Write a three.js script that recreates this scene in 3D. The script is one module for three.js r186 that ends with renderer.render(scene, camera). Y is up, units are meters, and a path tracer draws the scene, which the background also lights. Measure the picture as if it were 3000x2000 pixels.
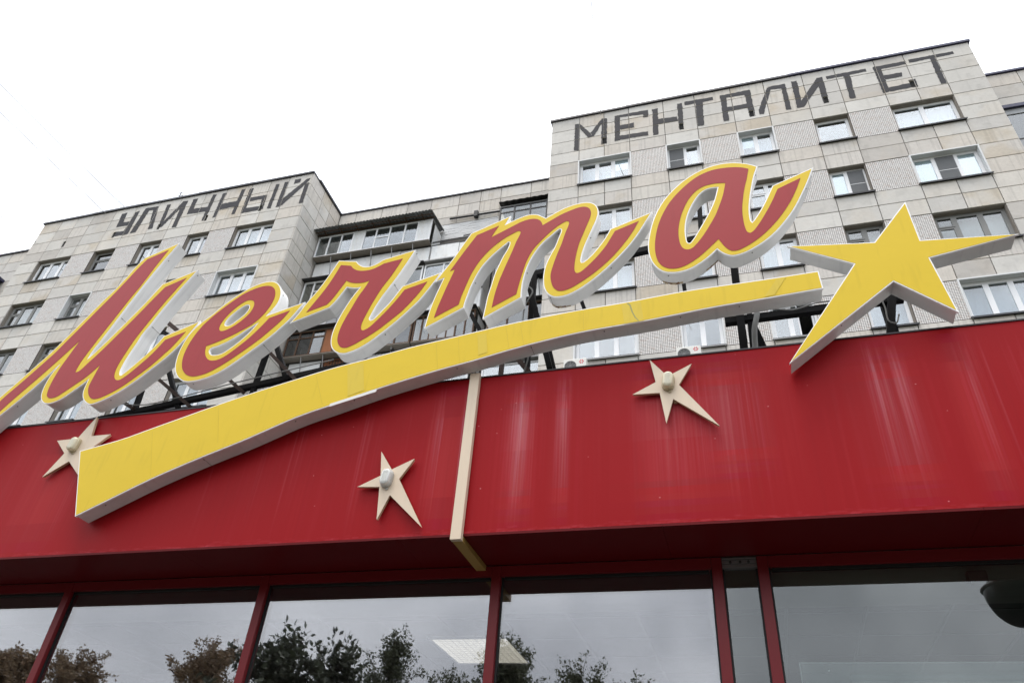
import * as THREE from 'three';
import { mergeGeometries, toCreasedNormals } from 'three/addons/utils/BufferGeometryUtils.js';
import { RoundedBoxGeometry } from 'three/addons/geometries/RoundedBoxGeometry.js';
import { RectAreaLightUniformsLib } from 'three/addons/lights/RectAreaLightUniformsLib.js';

// ------------------------------------------------------------------ camera, sky, sun, exposure
const scene = new THREE.Scene();
const camera = new THREE.PerspectiveCamera(48.62, 1024 / 682, 0.1, 2000);
camera.position.set(0, 1.65, 5);
camera.rotation.order = 'YXZ';
camera.rotation.set(0.65207, 0.331106, 0.087477);
scene.add(camera);
const renderer = new THREE.WebGLRenderer({ antialias: true });
renderer.toneMapping = THREE.LinearToneMapping;
renderer.toneMappingExposure = 1.45;
renderer.shadowMap.enabled = true;
renderer.setSize(1024, 682);
RectAreaLightUniformsLib.init();

function rngOf(seed) { let s = seed >>> 0; return () => { s = (s + 0x6d2b79f5) | 0; let t = Math.imul(s ^ (s >>> 15), 1 | s); t = (t + Math.imul(t ^ (t >>> 7), 61 | t)) ^ t; return ((t ^ (t >>> 14)) >>> 0) / 4294967296; }; }
const lerp = (a, b, t) => a + (b - a) * t, clamp = (x, a = 0, b = 1) => Math.min(b, Math.max(a, x)), sm = (a, b, x) => { const t = clamp((x - a) / (b - a)); return t * t * (3 - 2 * t); };
function lattice(nx, ny, seed) {          // periodic value noise on 0..1
  const r = rngOf(seed), g = new Float32Array(nx * ny); for (let i = 0; i < g.length; i++) g[i] = r();
  return (u, v) => {
    const x = (u - Math.floor(u)) * nx, y = (v - Math.floor(v)) * ny; let x0 = Math.floor(x), y0 = Math.floor(y); let fx = x - x0, fy = y - y0; fx = fx * fx * (3 - 2 * fx); fy = fy * fy * (3 - 2 * fy);
    x0 %= nx; y0 %= ny; const x1 = (x0 + 1) % nx, y1 = (y0 + 1) % ny;
    return lerp(lerp(g[y0 * nx + x0], g[y0 * nx + x1], fx), lerp(g[y1 * nx + x0], g[y1 * nx + x1], fx), fy);
  };
}
function fbm(nx, ny, oct, seed) { const l = []; for (let i = 0; i < oct; i++) l.push(lattice(nx << i, ny << i, seed + i * 17)); let n = 0; for (let i = 0; i < oct; i++) n += 0.5 ** i; return (u, v) => { let s = 0; for (let i = 0; i < oct; i++) s += l[i](u, v) * 0.5 ** i; return s / n; }; }
const enc = (x) => { x = clamp(x); return Math.round(255 * (x <= 0.0031308 ? 12.92 * x : 1.055 * Math.pow(x, 1 / 2.4) - 0.055)); };
function tex(w, h, f, color = true) {     // f(u, v) -> linear [r, g, b] or a number
  const d = new Uint8Array(w * h * 4);
  for (let y = 0, i = 0; y < h; y++) for (let x = 0; x < w; x++, i += 4) {
    const c = f((x + 0.5) / w, (y + 0.5) / h);
    if (color) { d[i] = enc(c[0]); d[i + 1] = enc(c[1]); d[i + 2] = enc(c[2]); } else { d[i] = d[i + 1] = d[i + 2] = Math.round(255 * clamp(c)); }
    d[i + 3] = 255;
  }
  const t = new THREE.DataTexture(d, w, h); t.magFilter = THREE.LinearFilter; t.minFilter = THREE.LinearMipmapLinearFilter; t.generateMipmaps = true; t.wrapS = t.wrapT = THREE.RepeatWrapping;
  if (color) t.colorSpace = THREE.SRGBColorSpace; t.needsUpdate = true; return t;
}
// overcast sky, brighter overhead, soft cloud cover
{
  const W = 1024, H = 512, data = new Float32Array(W * H * 4), n1 = fbm(12, 6, 4, 11), n2 = fbm(30, 14, 4, 77);
  for (let r = 0, i = 0; r < H; r++) {
    const up = ((r + 0.5) / H - 0.5) * Math.PI, s = Math.sin(up);
    for (let c = 0; c < W; c++, i += 4) {
      let L;
      const cl = n1(c / W, r / H) * 0.5 + n2(c / W, r / H) * 0.5;
      if (s > 0) L = (0.66 + 1.36 * s) * (0.6 + 0.76 * sm(0.32, 0.68, cl)); else L = 0.12;
      const g = sm(0.62, 0.38, cl);
      data[i] = L * (0.965 - 0.02 * g); data[i + 1] = L * (0.995 - 0.005 * g); data[i + 2] = L * (1.05 + 0.03 * g); data[i + 3] = 1;
    }
  }
  const sky = new THREE.DataTexture(data, W, H, THREE.RGBAFormat, THREE.FloatType);
  sky.mapping = THREE.EquirectangularReflectionMapping; sky.magFilter = THREE.LinearFilter; sky.needsUpdate = true;
  scene.background = sky; scene.environment = sky;
}
const sun = new THREE.DirectionalLight(0xfff4e6, 1.4);
sun.position.set(-12, 64, 10); sun.target.position.set(-4, 5, -4); sun.castShadow = true; sun.shadow.radius = 40; sun.shadow.mapSize.set(2048, 2048);
Object.assign(sun.shadow.camera, { left: -45, right: 45, top: 45, bottom: -45, near: 1, far: 160 });
scene.add(sun, sun.target);

// ------------------------------------------------------------------ helpers
const lin = (r, g, b) => new THREE.Color().setRGB(r, g, b);
const std = (c, roughness = 0.7, o = {}) => new THREE.MeshStandardMaterial({ color: Array.isArray(c) ? lin(...c) : c, roughness, ...o });
const phys = (c, roughness, o = {}) => new THREE.MeshPhysicalMaterial({ color: Array.isArray(c) ? lin(...c) : c, roughness, ...o });
const counts = {};
const numbered = (n) => { const k = counts[n] = (counts[n] ?? -1) + 1; return k ? `${n}_${String(k).padStart(3, '0')}` : n; };
function mesh(name, geo, mat, parent) {
  if (Array.isArray(geo)) geo = geo.length > 1 ? mergeGeometries(geo.map((g) => { const q = g.index ? g.toNonIndexed() : g; for (const k of Object.keys(q.attributes)) if (!['position', 'normal', 'uv'].includes(k)) q.deleteAttribute(k); return q; })) : geo[0];
  const m = new THREE.Mesh(geo, mat); m.name = parent ? name : numbered(name); m.castShadow = m.receiveShadow = true;
  (parent ?? scene).add(m);
  if (parent) { let p = parent; while (p && p !== scene) { m.position.sub(p.position); p = p.parent; } }   // geometry is given in world metres
  return m;
}
function group(name, pos, parent) {
  const g = new THREE.Group(); g.name = parent ? name : numbered(name); (parent ?? scene).add(g); g.position.set(...pos);
  if (parent) { let p = parent; while (p && p !== scene) { g.position.sub(p.position); p = p.parent; } }
  return g;
}
function tag(o, label, category, grp) { o.userData.label = label; o.userData.category = category; if (grp) o.userData.group = grp; return o; }
function struct(o) { o.userData.kind = 'structure'; return o; }
function uvBox(g, s = 1, ou = 0, ov = 0) {   // uv in metres from position and normal
  const p = g.attributes.position, n = g.attributes.normal, uv = new Float32Array(p.count * 2);
  for (let i = 0; i < p.count; i++) {
    const ax = Math.abs(n.getX(i)), ay = Math.abs(n.getY(i)), az = Math.abs(n.getZ(i));
    const u = az >= ax && az >= ay ? p.getX(i) : ax >= ay ? p.getZ(i) : p.getX(i), v = ay > ax && ay > az ? p.getZ(i) : p.getY(i);
    uv[i * 2] = u / s + ou; uv[i * 2 + 1] = v / s + ov;
  }
  g.setAttribute('uv', new THREE.BufferAttribute(uv, 2)); return g;
}
const box = (x0, x1, y0, y1, z0, z1) => new THREE.BoxGeometry(x1 - x0, y1 - y0, z1 - z0).translate((x0 + x1) / 2, (y0 + y1) / 2, (z0 + z1) / 2);
const V = (x, y, z) => new THREE.Vector3(x, y, z);
function bar(a, b, w, h = w) {   // square bar between two points
  const d = b.clone().sub(a), L = d.length(), g = new THREE.BoxGeometry(w, L, h), q = new THREE.Quaternion().setFromUnitVectors(V(0, 1, 0), d.normalize());
  return g.applyQuaternion(q).translate((a.x + b.x) / 2, (a.y + b.y) / 2, (a.z + b.z) / 2);
}
function rod(a, b, r0, r1 = r0, seg = 10) {
  const d = b.clone().sub(a), L = d.length(), g = new THREE.CylinderGeometry(r1, r0, L, seg), q = new THREE.Quaternion().setFromUnitVectors(V(0, 1, 0), d.normalize());
  return g.applyQuaternion(q).translate((a.x + b.x) / 2, (a.y + b.y) / 2, (a.z + b.z) / 2);
}
const tube = (pts, r, seg = 24, rs = 8) => new THREE.TubeGeometry(new THREE.CatmullRomCurve3(pts), seg, r, rs);

// ------------------------------------------------------------------ materials
const nBig = fbm(3, 3, 4, 5), nMid = fbm(9, 9, 4, 9), nFine = fbm(64, 64, 3, 13), nStreak = fbm(40, 3, 3, 21), nSpot = fbm(14, 14, 3, 33), nFib = fbm(160, 5, 2, 41);
const concreteMap = tex(1024, 1024, (u, v) => {
  const b = nBig(u, v), m = nMid(u, v), f = nFine(u, v), st = nStreak(u, v), sp = sm(0.62, 0.8, nSpot(u, v));
  let k = 0.93 + 0.13 * (b - 0.5) + 0.12 * (m - 0.5) + 0.08 * (f - 0.5) - 0.07 * sm(0.58, 0.85, st) - 0.09 * sp;
  const warm = sm(0.5, 0.75, nMid(u * 0.7 + 0.31, v * 0.7)) * 0.06;
  return [k * 0.98, k * (0.97 - warm * 0.4), k * (0.95 - warm * 0.9)];
});
const concreteBump = tex(512, 512, (u, v) => 0.5 * nFine(u * 2, v * 2) + 0.5 * nMid(u, v), false);
const nRun = fbm(70, 2, 3, 51), nBlot = fbm(5, 5, 4, 57);
const stainedMap = tex(1024, 1024, (u, v) => {
  const run = sm(0.5, 0.8, nRun(u, v)) * (0.4 + 0.6 * nMid(u, v)), bl = sm(0.52, 0.75, nBlot(u, v)), f = nFine(u, v), k = 0.92 + 0.12 * (f - 0.5) + 0.14 * (nMid(u, v) - 0.5) - 0.20 * run - 0.10 * bl;
  return [k * 0.99, k * (0.965 - 0.05 * bl), k * (0.935 - 0.13 * bl)];
});
const slab = (c, i) => std(c, 0.9, { map: i % 3 === 2 || i === 7 ? stainedMap : concreteMap, bumpMap: concreteBump, bumpScale: 0.006 });
const SLABS = [[0.62, 0.605, 0.575], [0.60, 0.585, 0.555], [0.63, 0.61, 0.57], [0.57, 0.555, 0.53], [0.655, 0.64, 0.61], [0.61, 0.58, 0.535], [0.53, 0.505, 0.475], [0.615, 0.595, 0.565]].map(slab);
const M = {
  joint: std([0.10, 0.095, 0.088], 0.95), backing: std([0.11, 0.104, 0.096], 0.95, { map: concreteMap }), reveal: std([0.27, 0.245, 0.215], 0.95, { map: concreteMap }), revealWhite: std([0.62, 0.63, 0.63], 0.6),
  grout: std([0.085, 0.072, 0.065], 0.95), tile: std([0.70, 0.675, 0.655], 0.45, { vertexColors: true }), cap: std([0.035, 0.035, 0.045], 0.5), capBlue: std([0.03, 0.03, 0.075], 0.45), sill: std([0.05, 0.05, 0.055], 0.5), sillLight: std([0.3, 0.3, 0.3], 0.5),
  pvc: std([0.82, 0.825, 0.83], 0.4), oldwood: std([0.24, 0.24, 0.23], 0.75), brownwood: std([0.10, 0.055, 0.032], 0.8, { map: concreteMap }), darkmetal: std([0.035, 0.033, 0.033], 0.55),
  pane: phys([0.86, 0.91, 0.93], 0.02, { transmission: 1, ior: 2.3 }), paneOld: phys([0.9, 0.93, 0.92], 0.03, { transmission: 1, ior: 1.95 }), paneDark: phys([0.6, 0.63, 0.64], 0.02, { transmission: 1, ior: 1.9 }),
  curtain: std([0.5, 0.5, 0.5], 0.95), blind: std([0.78, 0.83, 0.83], 0.9), net: std([0.19, 0.195, 0.20], 0.95, { transparent: true, opacity: 0.66 }), tulle: std([0.46, 0.48, 0.51], 0.95),
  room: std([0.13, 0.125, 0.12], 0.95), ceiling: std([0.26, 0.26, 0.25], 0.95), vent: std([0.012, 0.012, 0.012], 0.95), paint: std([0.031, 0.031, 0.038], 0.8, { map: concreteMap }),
  whitesheet: std([0.80, 0.82, 0.83], 0.5, { map: concreteMap }), greysheet: std([0.36, 0.37, 0.38], 0.5), corrug: std([0.20, 0.205, 0.21], 0.5), corrugUnder: std([0.09, 0.09, 0.085], 0.8), rust: std([0.30, 0.115, 0.05], 0.9, { map: concreteMap }), whitebrick: std([0.66, 0.66, 0.655], 0.9), pipe: std([0.02, 0.02, 0.02], 0.6),
};

// ------------------------------------------------------------------ shop sign: outlines in metres on the sign plane, [x, y, 1] marks a sharp corner
const OUT = {
  M_outer: [[-5.812,7.583,1],[-5.915,7.329],[-6.014,7.044],[-6.068,6.875],[-6.115,6.718],[-6.164,6.547],[-6.208,6.384],[-6.254,6.23],[-6.3,6.081],[-6.312,5.995,1],[-6.255,6.075],[-6.185,6.185],[-6.116,6.301],[-6.037,6.439],[-5.927,6.634],[-5.84,6.81],[-5.781,6.936,1],[-5.372,7.075,1],[-5.462,6.884],[-5.568,6.653],[-5.631,6.498],[-5.688,6.335],[-5.732,6.223],[-5.75,6.118],[-5.775,6.008],[-5.794,5.905],[-5.801,5.822],[-5.798,5.757],[-5.77,5.712],[-5.724,5.752],[-5.635,5.856],[-5.549,5.965],[-5.49,6.059],[-5.436,6.159,1],[-5.051,6.304,1],[-5.129,6.127],[-5.179,6.03],[-5.241,5.931],[-5.308,5.848],[-5.441,5.716],[-5.564,5.598],[-5.695,5.499],[-5.801,5.441],[-5.913,5.397],[-5.988,5.386],[-6.074,5.432],[-6.133,5.5],[-6.16,5.575],[-6.167,5.648],[-6.166,5.704,1],[-6.219,5.645],[-6.314,5.561],[-6.399,5.495],[-6.475,5.464],[-6.555,5.456],[-6.627,5.485],[-6.678,5.54],[-6.708,5.611],[-6.72,5.719],[-6.707,5.853],[-6.668,5.951,1],[-6.772,5.795],[-6.88,5.645],[-6.993,5.507],[-7.107,5.376],[-7.448,4.939,1],[-7.589,5.148,1],[-7.256,5.619],[-7.094,5.844],[-6.985,6.0],[-6.875,6.159],[-6.8,6.298],[-6.764,6.365],[-6.622,6.635],[-6.524,6.824],[-6.434,6.976],[-6.358,7.14],[-6.286,7.32],[-6.221,7.427,1]],
  M_red: [[-5.923,7.49,1],[-6.0,7.245],[-6.074,6.977],[-6.143,6.779],[-6.214,6.549],[-6.286,6.315],[-6.352,6.088],[-6.382,5.964],[-6.391,5.87],[-6.389,5.823,1],[-6.347,5.831],[-6.272,5.935],[-6.184,6.065],[-6.047,6.297],[-5.94,6.48],[-5.835,6.676],[-5.72,6.881,1],[-5.479,6.976,1],[-5.63,6.642],[-5.715,6.419],[-5.801,6.169],[-5.834,6.016],[-5.858,5.885],[-5.861,5.774],[-5.84,5.699],[-5.801,5.658],[-5.757,5.65],[-5.695,5.69],[-5.605,5.787],[-5.49,5.934],[-5.396,6.105,1],[-5.179,6.179,1],[-5.231,6.07],[-5.277,5.987],[-5.335,5.911],[-5.429,5.792],[-5.554,5.672],[-5.681,5.563],[-5.821,5.482],[-5.912,5.449],[-5.984,5.45],[-6.045,5.49],[-6.087,5.549],[-6.111,5.614],[-6.11,5.723],[-6.101,5.881,1],[-6.199,5.752],[-6.315,5.652],[-6.413,5.573],[-6.474,5.53],[-6.555,5.523],[-6.61,5.559],[-6.626,5.602],[-6.64,5.695],[-6.631,5.891],[-6.591,6.089],[-6.554,6.262,1],[-6.652,6.112],[-6.761,5.951],[-6.87,5.798],[-6.981,5.652],[-7.088,5.504],[-7.139,5.428],[-7.425,5.105,1],[-7.219,5.56],[-7.058,5.783],[-6.922,5.977],[-6.819,6.13],[-6.729,6.299],[-6.628,6.489],[-6.526,6.684],[-6.421,6.883],[-6.318,7.097],[-6.243,7.268],[-6.174,7.391,1]],
  e_outer: [[-3.856,6.358,1],[-3.899,6.279],[-3.959,6.171],[-4.03,6.075],[-4.122,5.969],[-4.217,5.879],[-4.314,5.797],[-4.41,5.716],[-4.507,5.64],[-4.609,5.579],[-4.718,5.541],[-4.836,5.524],[-4.931,5.53],[-5.015,5.571],[-5.076,5.629],[-5.123,5.71],[-5.15,5.804],[-5.16,5.915],[-5.147,6.049],[-5.104,6.176],[-5.028,6.28],[-4.929,6.373],[-4.841,6.475],[-4.738,6.565],[-4.639,6.641],[-4.517,6.702],[-4.41,6.724],[-4.329,6.718],[-4.256,6.676],[-4.202,6.605],[-4.17,6.509],[-4.169,6.411],[-4.2,6.328],[-4.25,6.25,1]],
  e_hole: [[-4.526,6.427],[-4.505,6.396],[-4.519,6.327],[-4.581,6.254],[-4.64,6.198],[-4.678,6.184],[-4.715,6.193],[-4.727,6.224],[-4.71,6.276],[-4.662,6.34],[-4.596,6.403],[-4.552,6.427]],
  e_hole2: [[-4.337,6.152,1],[-4.396,6.051],[-4.473,5.956],[-4.55,5.885],[-4.631,5.829],[-4.695,5.819],[-4.74,5.827],[-4.773,5.853],[-4.79,5.891],[-4.778,5.91],[-4.716,5.925],[-4.619,5.963],[-4.514,6.027],[-4.412,6.103]],
  e_red: [[-3.999,6.269,1],[-4.056,6.162],[-4.146,6.051],[-4.239,5.95],[-4.335,5.864],[-4.432,5.784],[-4.564,5.686],[-4.702,5.608],[-4.816,5.581],[-4.885,5.585],[-4.957,5.618],[-5.019,5.679],[-5.054,5.746],[-5.078,5.84],[-5.078,5.95],[-5.052,6.087],[-4.997,6.222],[-4.915,6.334],[-4.825,6.43],[-4.724,6.522],[-4.618,6.602],[-4.5,6.648],[-4.4,6.663],[-4.325,6.647],[-4.273,6.603],[-4.245,6.542],[-4.235,6.461],[-4.255,6.357],[-4.307,6.249],[-4.388,6.157],[-4.529,6.071],[-4.675,6.004],[-4.766,5.971],[-4.851,5.946,1],[-4.834,5.87],[-4.802,5.811],[-4.751,5.764],[-4.694,5.748],[-4.631,5.757],[-4.561,5.797],[-4.465,5.882],[-4.372,5.978],[-4.284,6.095],[-4.214,6.206,1]],
  e_redhole: [[-4.511,6.49],[-4.473,6.467],[-4.452,6.418],[-4.461,6.332],[-4.518,6.244],[-4.603,6.167],[-4.691,6.123],[-4.743,6.121],[-4.771,6.149],[-4.778,6.198],[-4.75,6.29],[-4.687,6.388],[-4.608,6.464],[-4.555,6.491]],
  r_outer: [[-2.749,6.853,1],[-2.83,6.647],[-2.892,6.507],[-2.943,6.403],[-3.005,6.278],[-3.051,6.158],[-3.076,6.071],[-3.087,6.023],[-3.066,6.001],[-3.043,6.016],[-2.979,6.1],[-2.907,6.203],[-2.861,6.288],[-2.814,6.38,1],[-2.429,6.489,1],[-2.482,6.383],[-2.541,6.274],[-2.613,6.158],[-2.713,6.038],[-2.819,5.924],[-2.927,5.824],[-3.041,5.728],[-3.14,5.67],[-3.21,5.646],[-3.267,5.637],[-3.331,5.654],[-3.396,5.704],[-3.43,5.766],[-3.447,5.851],[-3.443,5.966],[-3.413,6.106],[-3.362,6.265],[-3.326,6.352],[-3.278,6.443,1],[-3.305,6.441],[-3.364,6.452],[-3.423,6.474,1],[-3.457,6.403],[-3.51,6.301],[-3.558,6.234,1],[-3.957,6.099,1],[-3.895,6.206],[-3.836,6.339],[-3.749,6.495],[-3.696,6.614],[-3.647,6.742],[-3.602,6.872,1],[-3.391,6.821,1],[-3.352,6.772],[-3.294,6.731],[-3.226,6.72],[-3.15,6.744],[-3.093,6.784,1]],
  r_red: [[-2.873,6.753,1],[-2.915,6.639],[-2.968,6.516],[-3.028,6.397],[-3.084,6.246],[-3.13,6.088],[-3.154,5.984],[-3.153,5.922],[-3.134,5.887],[-3.108,5.891],[-3.064,5.917],[-2.997,5.995],[-2.906,6.116],[-2.835,6.228],[-2.78,6.328,1],[-2.559,6.392,1],[-2.604,6.294],[-2.676,6.178],[-2.768,6.057],[-2.863,5.964],[-2.991,5.852],[-3.123,5.765],[-3.204,5.721],[-3.267,5.703],[-3.317,5.72],[-3.353,5.764],[-3.372,5.814],[-3.376,5.911],[-3.352,6.042],[-3.307,6.19],[-3.265,6.324],[-3.222,6.422],[-3.184,6.519,1],[-3.247,6.503],[-3.32,6.509],[-3.389,6.529],[-3.447,6.563,1],[-3.505,6.434],[-3.554,6.335],[-3.596,6.276,1],[-3.803,6.213,1],[-3.73,6.355],[-3.665,6.488],[-3.614,6.619],[-3.56,6.797,1],[-3.44,6.764,1],[-3.397,6.715],[-3.34,6.681],[-3.264,6.665],[-3.184,6.67],[-3.124,6.694],[-3.066,6.725,1]],
  m_outer: [[-1.784,7.121,1],[-1.826,7.013,1],[-1.762,7.043],[-1.689,7.073],[-1.615,7.093],[-1.556,7.092],[-1.503,7.072],[-1.457,7.036],[-1.426,7.008,1],[-1.376,7.038],[-1.312,7.075],[-1.24,7.11],[-1.146,7.135],[-1.059,7.141],[-.995,7.127],[-.944,7.083],[-.919,7.02],[-.916,6.959],[-.93,6.882],[-.964,6.781],[-.998,6.682],[-1.039,6.557],[-1.065,6.45],[-1.072,6.373],[-1.063,6.354],[-1.04,6.367],[-.97,6.44],[-.916,6.518],[-.862,6.605],[-.806,6.725,1],[-.418,6.865,1],[-.475,6.758],[-.546,6.623],[-.629,6.491],[-.717,6.379],[-.811,6.273],[-.916,6.169],[-1.014,6.087],[-1.111,6.023],[-1.189,5.989],[-1.268,5.98],[-1.322,5.993],[-1.37,6.037],[-1.404,6.109],[-1.417,6.199],[-1.416,6.298],[-1.399,6.4],[-1.362,6.509],[-1.327,6.592],[-1.299,6.692],[-1.269,6.813],[-1.28,6.829],[-1.303,6.815],[-1.365,6.752],[-1.44,6.676],[-1.499,6.584],[-1.55,6.471],[-1.585,6.348],[-1.605,6.215],[-1.61,6.11],[-1.608,6.033,1],[-1.954,5.843,1],[-1.942,5.978],[-1.932,6.095],[-1.909,6.228],[-1.885,6.371],[-1.857,6.469],[-1.823,6.577],[-1.786,6.666],[-1.769,6.749],[-1.778,6.761],[-1.802,6.738],[-1.867,6.677],[-1.948,6.587],[-2.012,6.494],[-2.065,6.372],[-2.103,6.25],[-2.127,6.137],[-2.142,6.051],[-2.145,6.003,1],[-2.505,5.814,1],[-2.496,5.92],[-2.483,6.027],[-2.458,6.162],[-2.43,6.276],[-2.397,6.401,1],[-2.482,6.372,1],[-2.419,6.487],[-2.358,6.594],[-2.3,6.71],[-2.243,6.834],[-2.18,6.961,1]],
  m_red: [[-2.114,6.919,1],[-1.898,7.003,1],[-1.963,6.859,1],[-1.864,6.908],[-1.756,6.964],[-1.67,7.007],[-1.589,7.025],[-1.53,7.018],[-1.488,6.992],[-1.464,6.951],[-1.453,6.913,1],[-1.373,6.961],[-1.273,7.02],[-1.166,7.062],[-1.094,7.08],[-1.044,7.075],[-1.005,7.045],[-.987,6.99],[-.993,6.926],[-1.027,6.814],[-1.061,6.705],[-1.094,6.597],[-1.119,6.461],[-1.132,6.335],[-1.129,6.262],[-1.112,6.232],[-1.082,6.236],[-1.016,6.295],[-.929,6.396],[-.849,6.513],[-.808,6.594],[-.763,6.686,1],[-.545,6.768,1],[-.613,6.626],[-.689,6.504],[-.783,6.376],[-.883,6.269],[-.982,6.182],[-1.08,6.112],[-1.158,6.065],[-1.231,6.044],[-1.277,6.054],[-1.319,6.101],[-1.342,6.177],[-1.349,6.258],[-1.329,6.373],[-1.293,6.514],[-1.261,6.621],[-1.23,6.75],[-1.195,6.896],[-1.213,6.917],[-1.27,6.893],[-1.353,6.826],[-1.449,6.718],[-1.529,6.609],[-1.585,6.468],[-1.618,6.317],[-1.639,6.203],[-1.658,6.078,1],[-1.878,5.959,1],[-1.862,6.109],[-1.833,6.27],[-1.79,6.433],[-1.738,6.613],[-1.704,6.742],[-1.668,6.869],[-1.686,6.887],[-1.749,6.861],[-1.834,6.809],[-1.917,6.737],[-1.997,6.645],[-2.061,6.542],[-2.114,6.419],[-2.151,6.286],[-2.185,6.147],[-2.201,6.047,1],[-2.425,5.926,1],[-2.404,6.05],[-2.372,6.188],[-2.343,6.307],[-2.318,6.398],[-2.292,6.499,1],[-2.34,6.485,1],[-2.259,6.648],[-2.191,6.778]],
  a_outer: [[.55,7.241,1],[.519,7.157],[.491,7.063],[.455,6.913],[.425,6.757],[.413,6.637],[.414,6.568],[.42,6.545],[.432,6.557],[.468,6.611],[.531,6.722],[.581,6.824],[.641,6.955,1],[1.006,7.108,1],[.936,6.94],[.873,6.809],[.787,6.644],[.696,6.509],[.603,6.396],[.515,6.313],[.418,6.246],[.335,6.203],[.262,6.183],[.214,6.183],[.168,6.208],[.13,6.245],[.104,6.282,1],[.022,6.202],[-.069,6.134],[-.145,6.096],[-.232,6.08],[-.293,6.085],[-.354,6.108],[-.407,6.161],[-.448,6.24],[-.47,6.333],[-.474,6.442],[-.456,6.586],[-.42,6.74],[-.367,6.883],[-.3,7.007],[-.213,7.118],[-.119,7.213],[-.005,7.293],[.107,7.343],[.23,7.363],[.342,7.352],[.449,7.312],[.504,7.278]],
  a_hole: [[.178,7.047,1],[.133,6.884],[.083,6.76],[.029,6.649],[-.038,6.523],[-.089,6.433],[-.117,6.401],[-.132,6.411],[-.14,6.473],[-.139,6.574],[-.122,6.692],[-.087,6.809],[-.033,6.923],[.026,7.008],[.082,7.045],[.135,7.052]],
  a_red: [[.469,7.226,1],[.438,7.096],[.405,6.975],[.376,6.835],[.357,6.706],[.352,6.586],[.356,6.494],[.368,6.433],[.39,6.415],[.416,6.431],[.466,6.497],[.543,6.626],[.609,6.751],[.678,6.902,1],[.882,6.995,1],[.835,6.878],[.765,6.733],[.685,6.603],[.597,6.486],[.507,6.39],[.414,6.312],[.33,6.26],[.267,6.235],[.22,6.239],[.187,6.27],[.161,6.315],[.127,6.397,1],[.064,6.332],[-.016,6.251],[-.102,6.182],[-.178,6.14],[-.241,6.125],[-.303,6.134],[-.357,6.17],[-.392,6.229],[-.41,6.312],[-.414,6.412],[-.399,6.555],[-.366,6.699],[-.316,6.832],[-.257,6.947],[-.169,7.066],[-.068,7.172],[.032,7.247],[.149,7.29],[.25,7.295],[.347,7.281],[.417,7.258]],
  a_redhole: [[.251,7.088,1],[.215,6.933],[.178,6.824],[.128,6.693],[.067,6.575],[.001,6.461],[-.055,6.383],[-.096,6.338],[-.135,6.325],[-.171,6.344],[-.193,6.393],[-.203,6.477],[-.2,6.587],[-.179,6.705],[-.137,6.84],[-.083,6.955],[-.018,7.039],[.052,7.088],[.133,7.103],[.198,7.099]],
  swoosh: [[-5.835,4.853,1],[-5.396,4.941],[-5.096,5.029],[-4.722,5.139],[-4.35,5.248],[-3.985,5.341],[-3.697,5.408],[-3.366,5.483],[-2.918,5.561],[-2.614,5.618],[-2.173,5.68],[-1.73,5.743],[-1.368,5.781],[-1.05,5.806],[-.695,5.824],[-.211,5.862],[.425,5.878],[.848,5.892,1],[.853,5.707,1],[.349,5.671],[.041,5.653],[-.579,5.592],[-1.047,5.558],[-1.36,5.515],[-1.666,5.459],[-1.985,5.389],[-2.313,5.326],[-2.86,5.197],[-3.26,5.08],[-3.569,4.991],[-4.045,4.802],[-4.458,4.655],[-4.865,4.494],[-5.263,4.308],[-5.54,4.177,1]],
  star: [[1.618,6.519,1],[1.626,6.072,1],[2.287,6.0,1],[1.645,5.878,1],[1.702,5.327,1],[1.35,5.689,1],[.503,5.031,1],[1.114,5.916,1],[.658,6.204,1],[1.303,6.117,1]],
  star2: [[-2.762,4.654,1],[-2.637,4.478,1],[-2.449,4.561,1],[-2.557,4.387,1],[-2.299,3.964,1],[-2.612,4.25,1],[-2.687,4.044,1],[-2.717,4.328,1],[-2.916,4.342,1],[-2.726,4.429,1]],
  star3: [[-.524,5.297,1],[-.391,5.119,1],[-.2,5.215,1],[-.309,5.029,1],[-.039,4.631,1],[-.36,4.904,1],[-.424,4.692,1],[-.46,4.971,1],[-.671,4.979,1],[-.486,5.075,1]],
  star1: [[-5.979,5.326,1],[-5.94,5.099,1],[-5.709,5.099,1],[-5.899,4.927,1],[-5.846,4.647,1],[-6.067,4.834,1],[-6.304,4.684,1],[-6.172,4.929,1],[-6.343,5.085,1],[-6.096,5.088,1]],
  lamps: [[-2.656,4.39],[-.389,5.058],[-6.073,5.001]],
};
function curve(pts, step = 0.018) {          // centripetal curve through the points, broken at corners
  const n = pts.length; let s = pts.findIndex((p) => p[2]); const out = [];
  if (s < 0) { const c = new THREE.CatmullRomCurve3(pts.map((p) => V(p[0], p[1], 0)), true, 'centripetal'), N = Math.ceil(c.getLength() / step); for (let i = 0; i < N; i++) { const q = c.getPointAt(i / N); out.push([q.x, q.y]); } return out; }
  let run = [pts[s]];
  for (let k = 1; k <= n; k++) {
    const p = pts[(s + k) % n]; run.push(p);
    if (p[2] || k === n) {
      if (run.length === 2) out.push([run[0][0], run[0][1]]);
      else { const c = new THREE.CatmullRomCurve3(run.map((q) => V(q[0], q[1], 0)), false, 'centripetal'), N = Math.max(2, Math.ceil(c.getLength() / step)); for (let i = 0; i < N; i++) { const q = c.getPointAt(i / N); out.push([q.x, q.y]); } }
      run = [p];
    }
  }
  return out;
}
const area = (p) => { let a = 0; for (let i = 0; i < p.length; i++) { const q = p[(i + 1) % p.length]; a += p[i][0] * q[1] - q[0] * p[i][1]; } return a / 2; };
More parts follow.
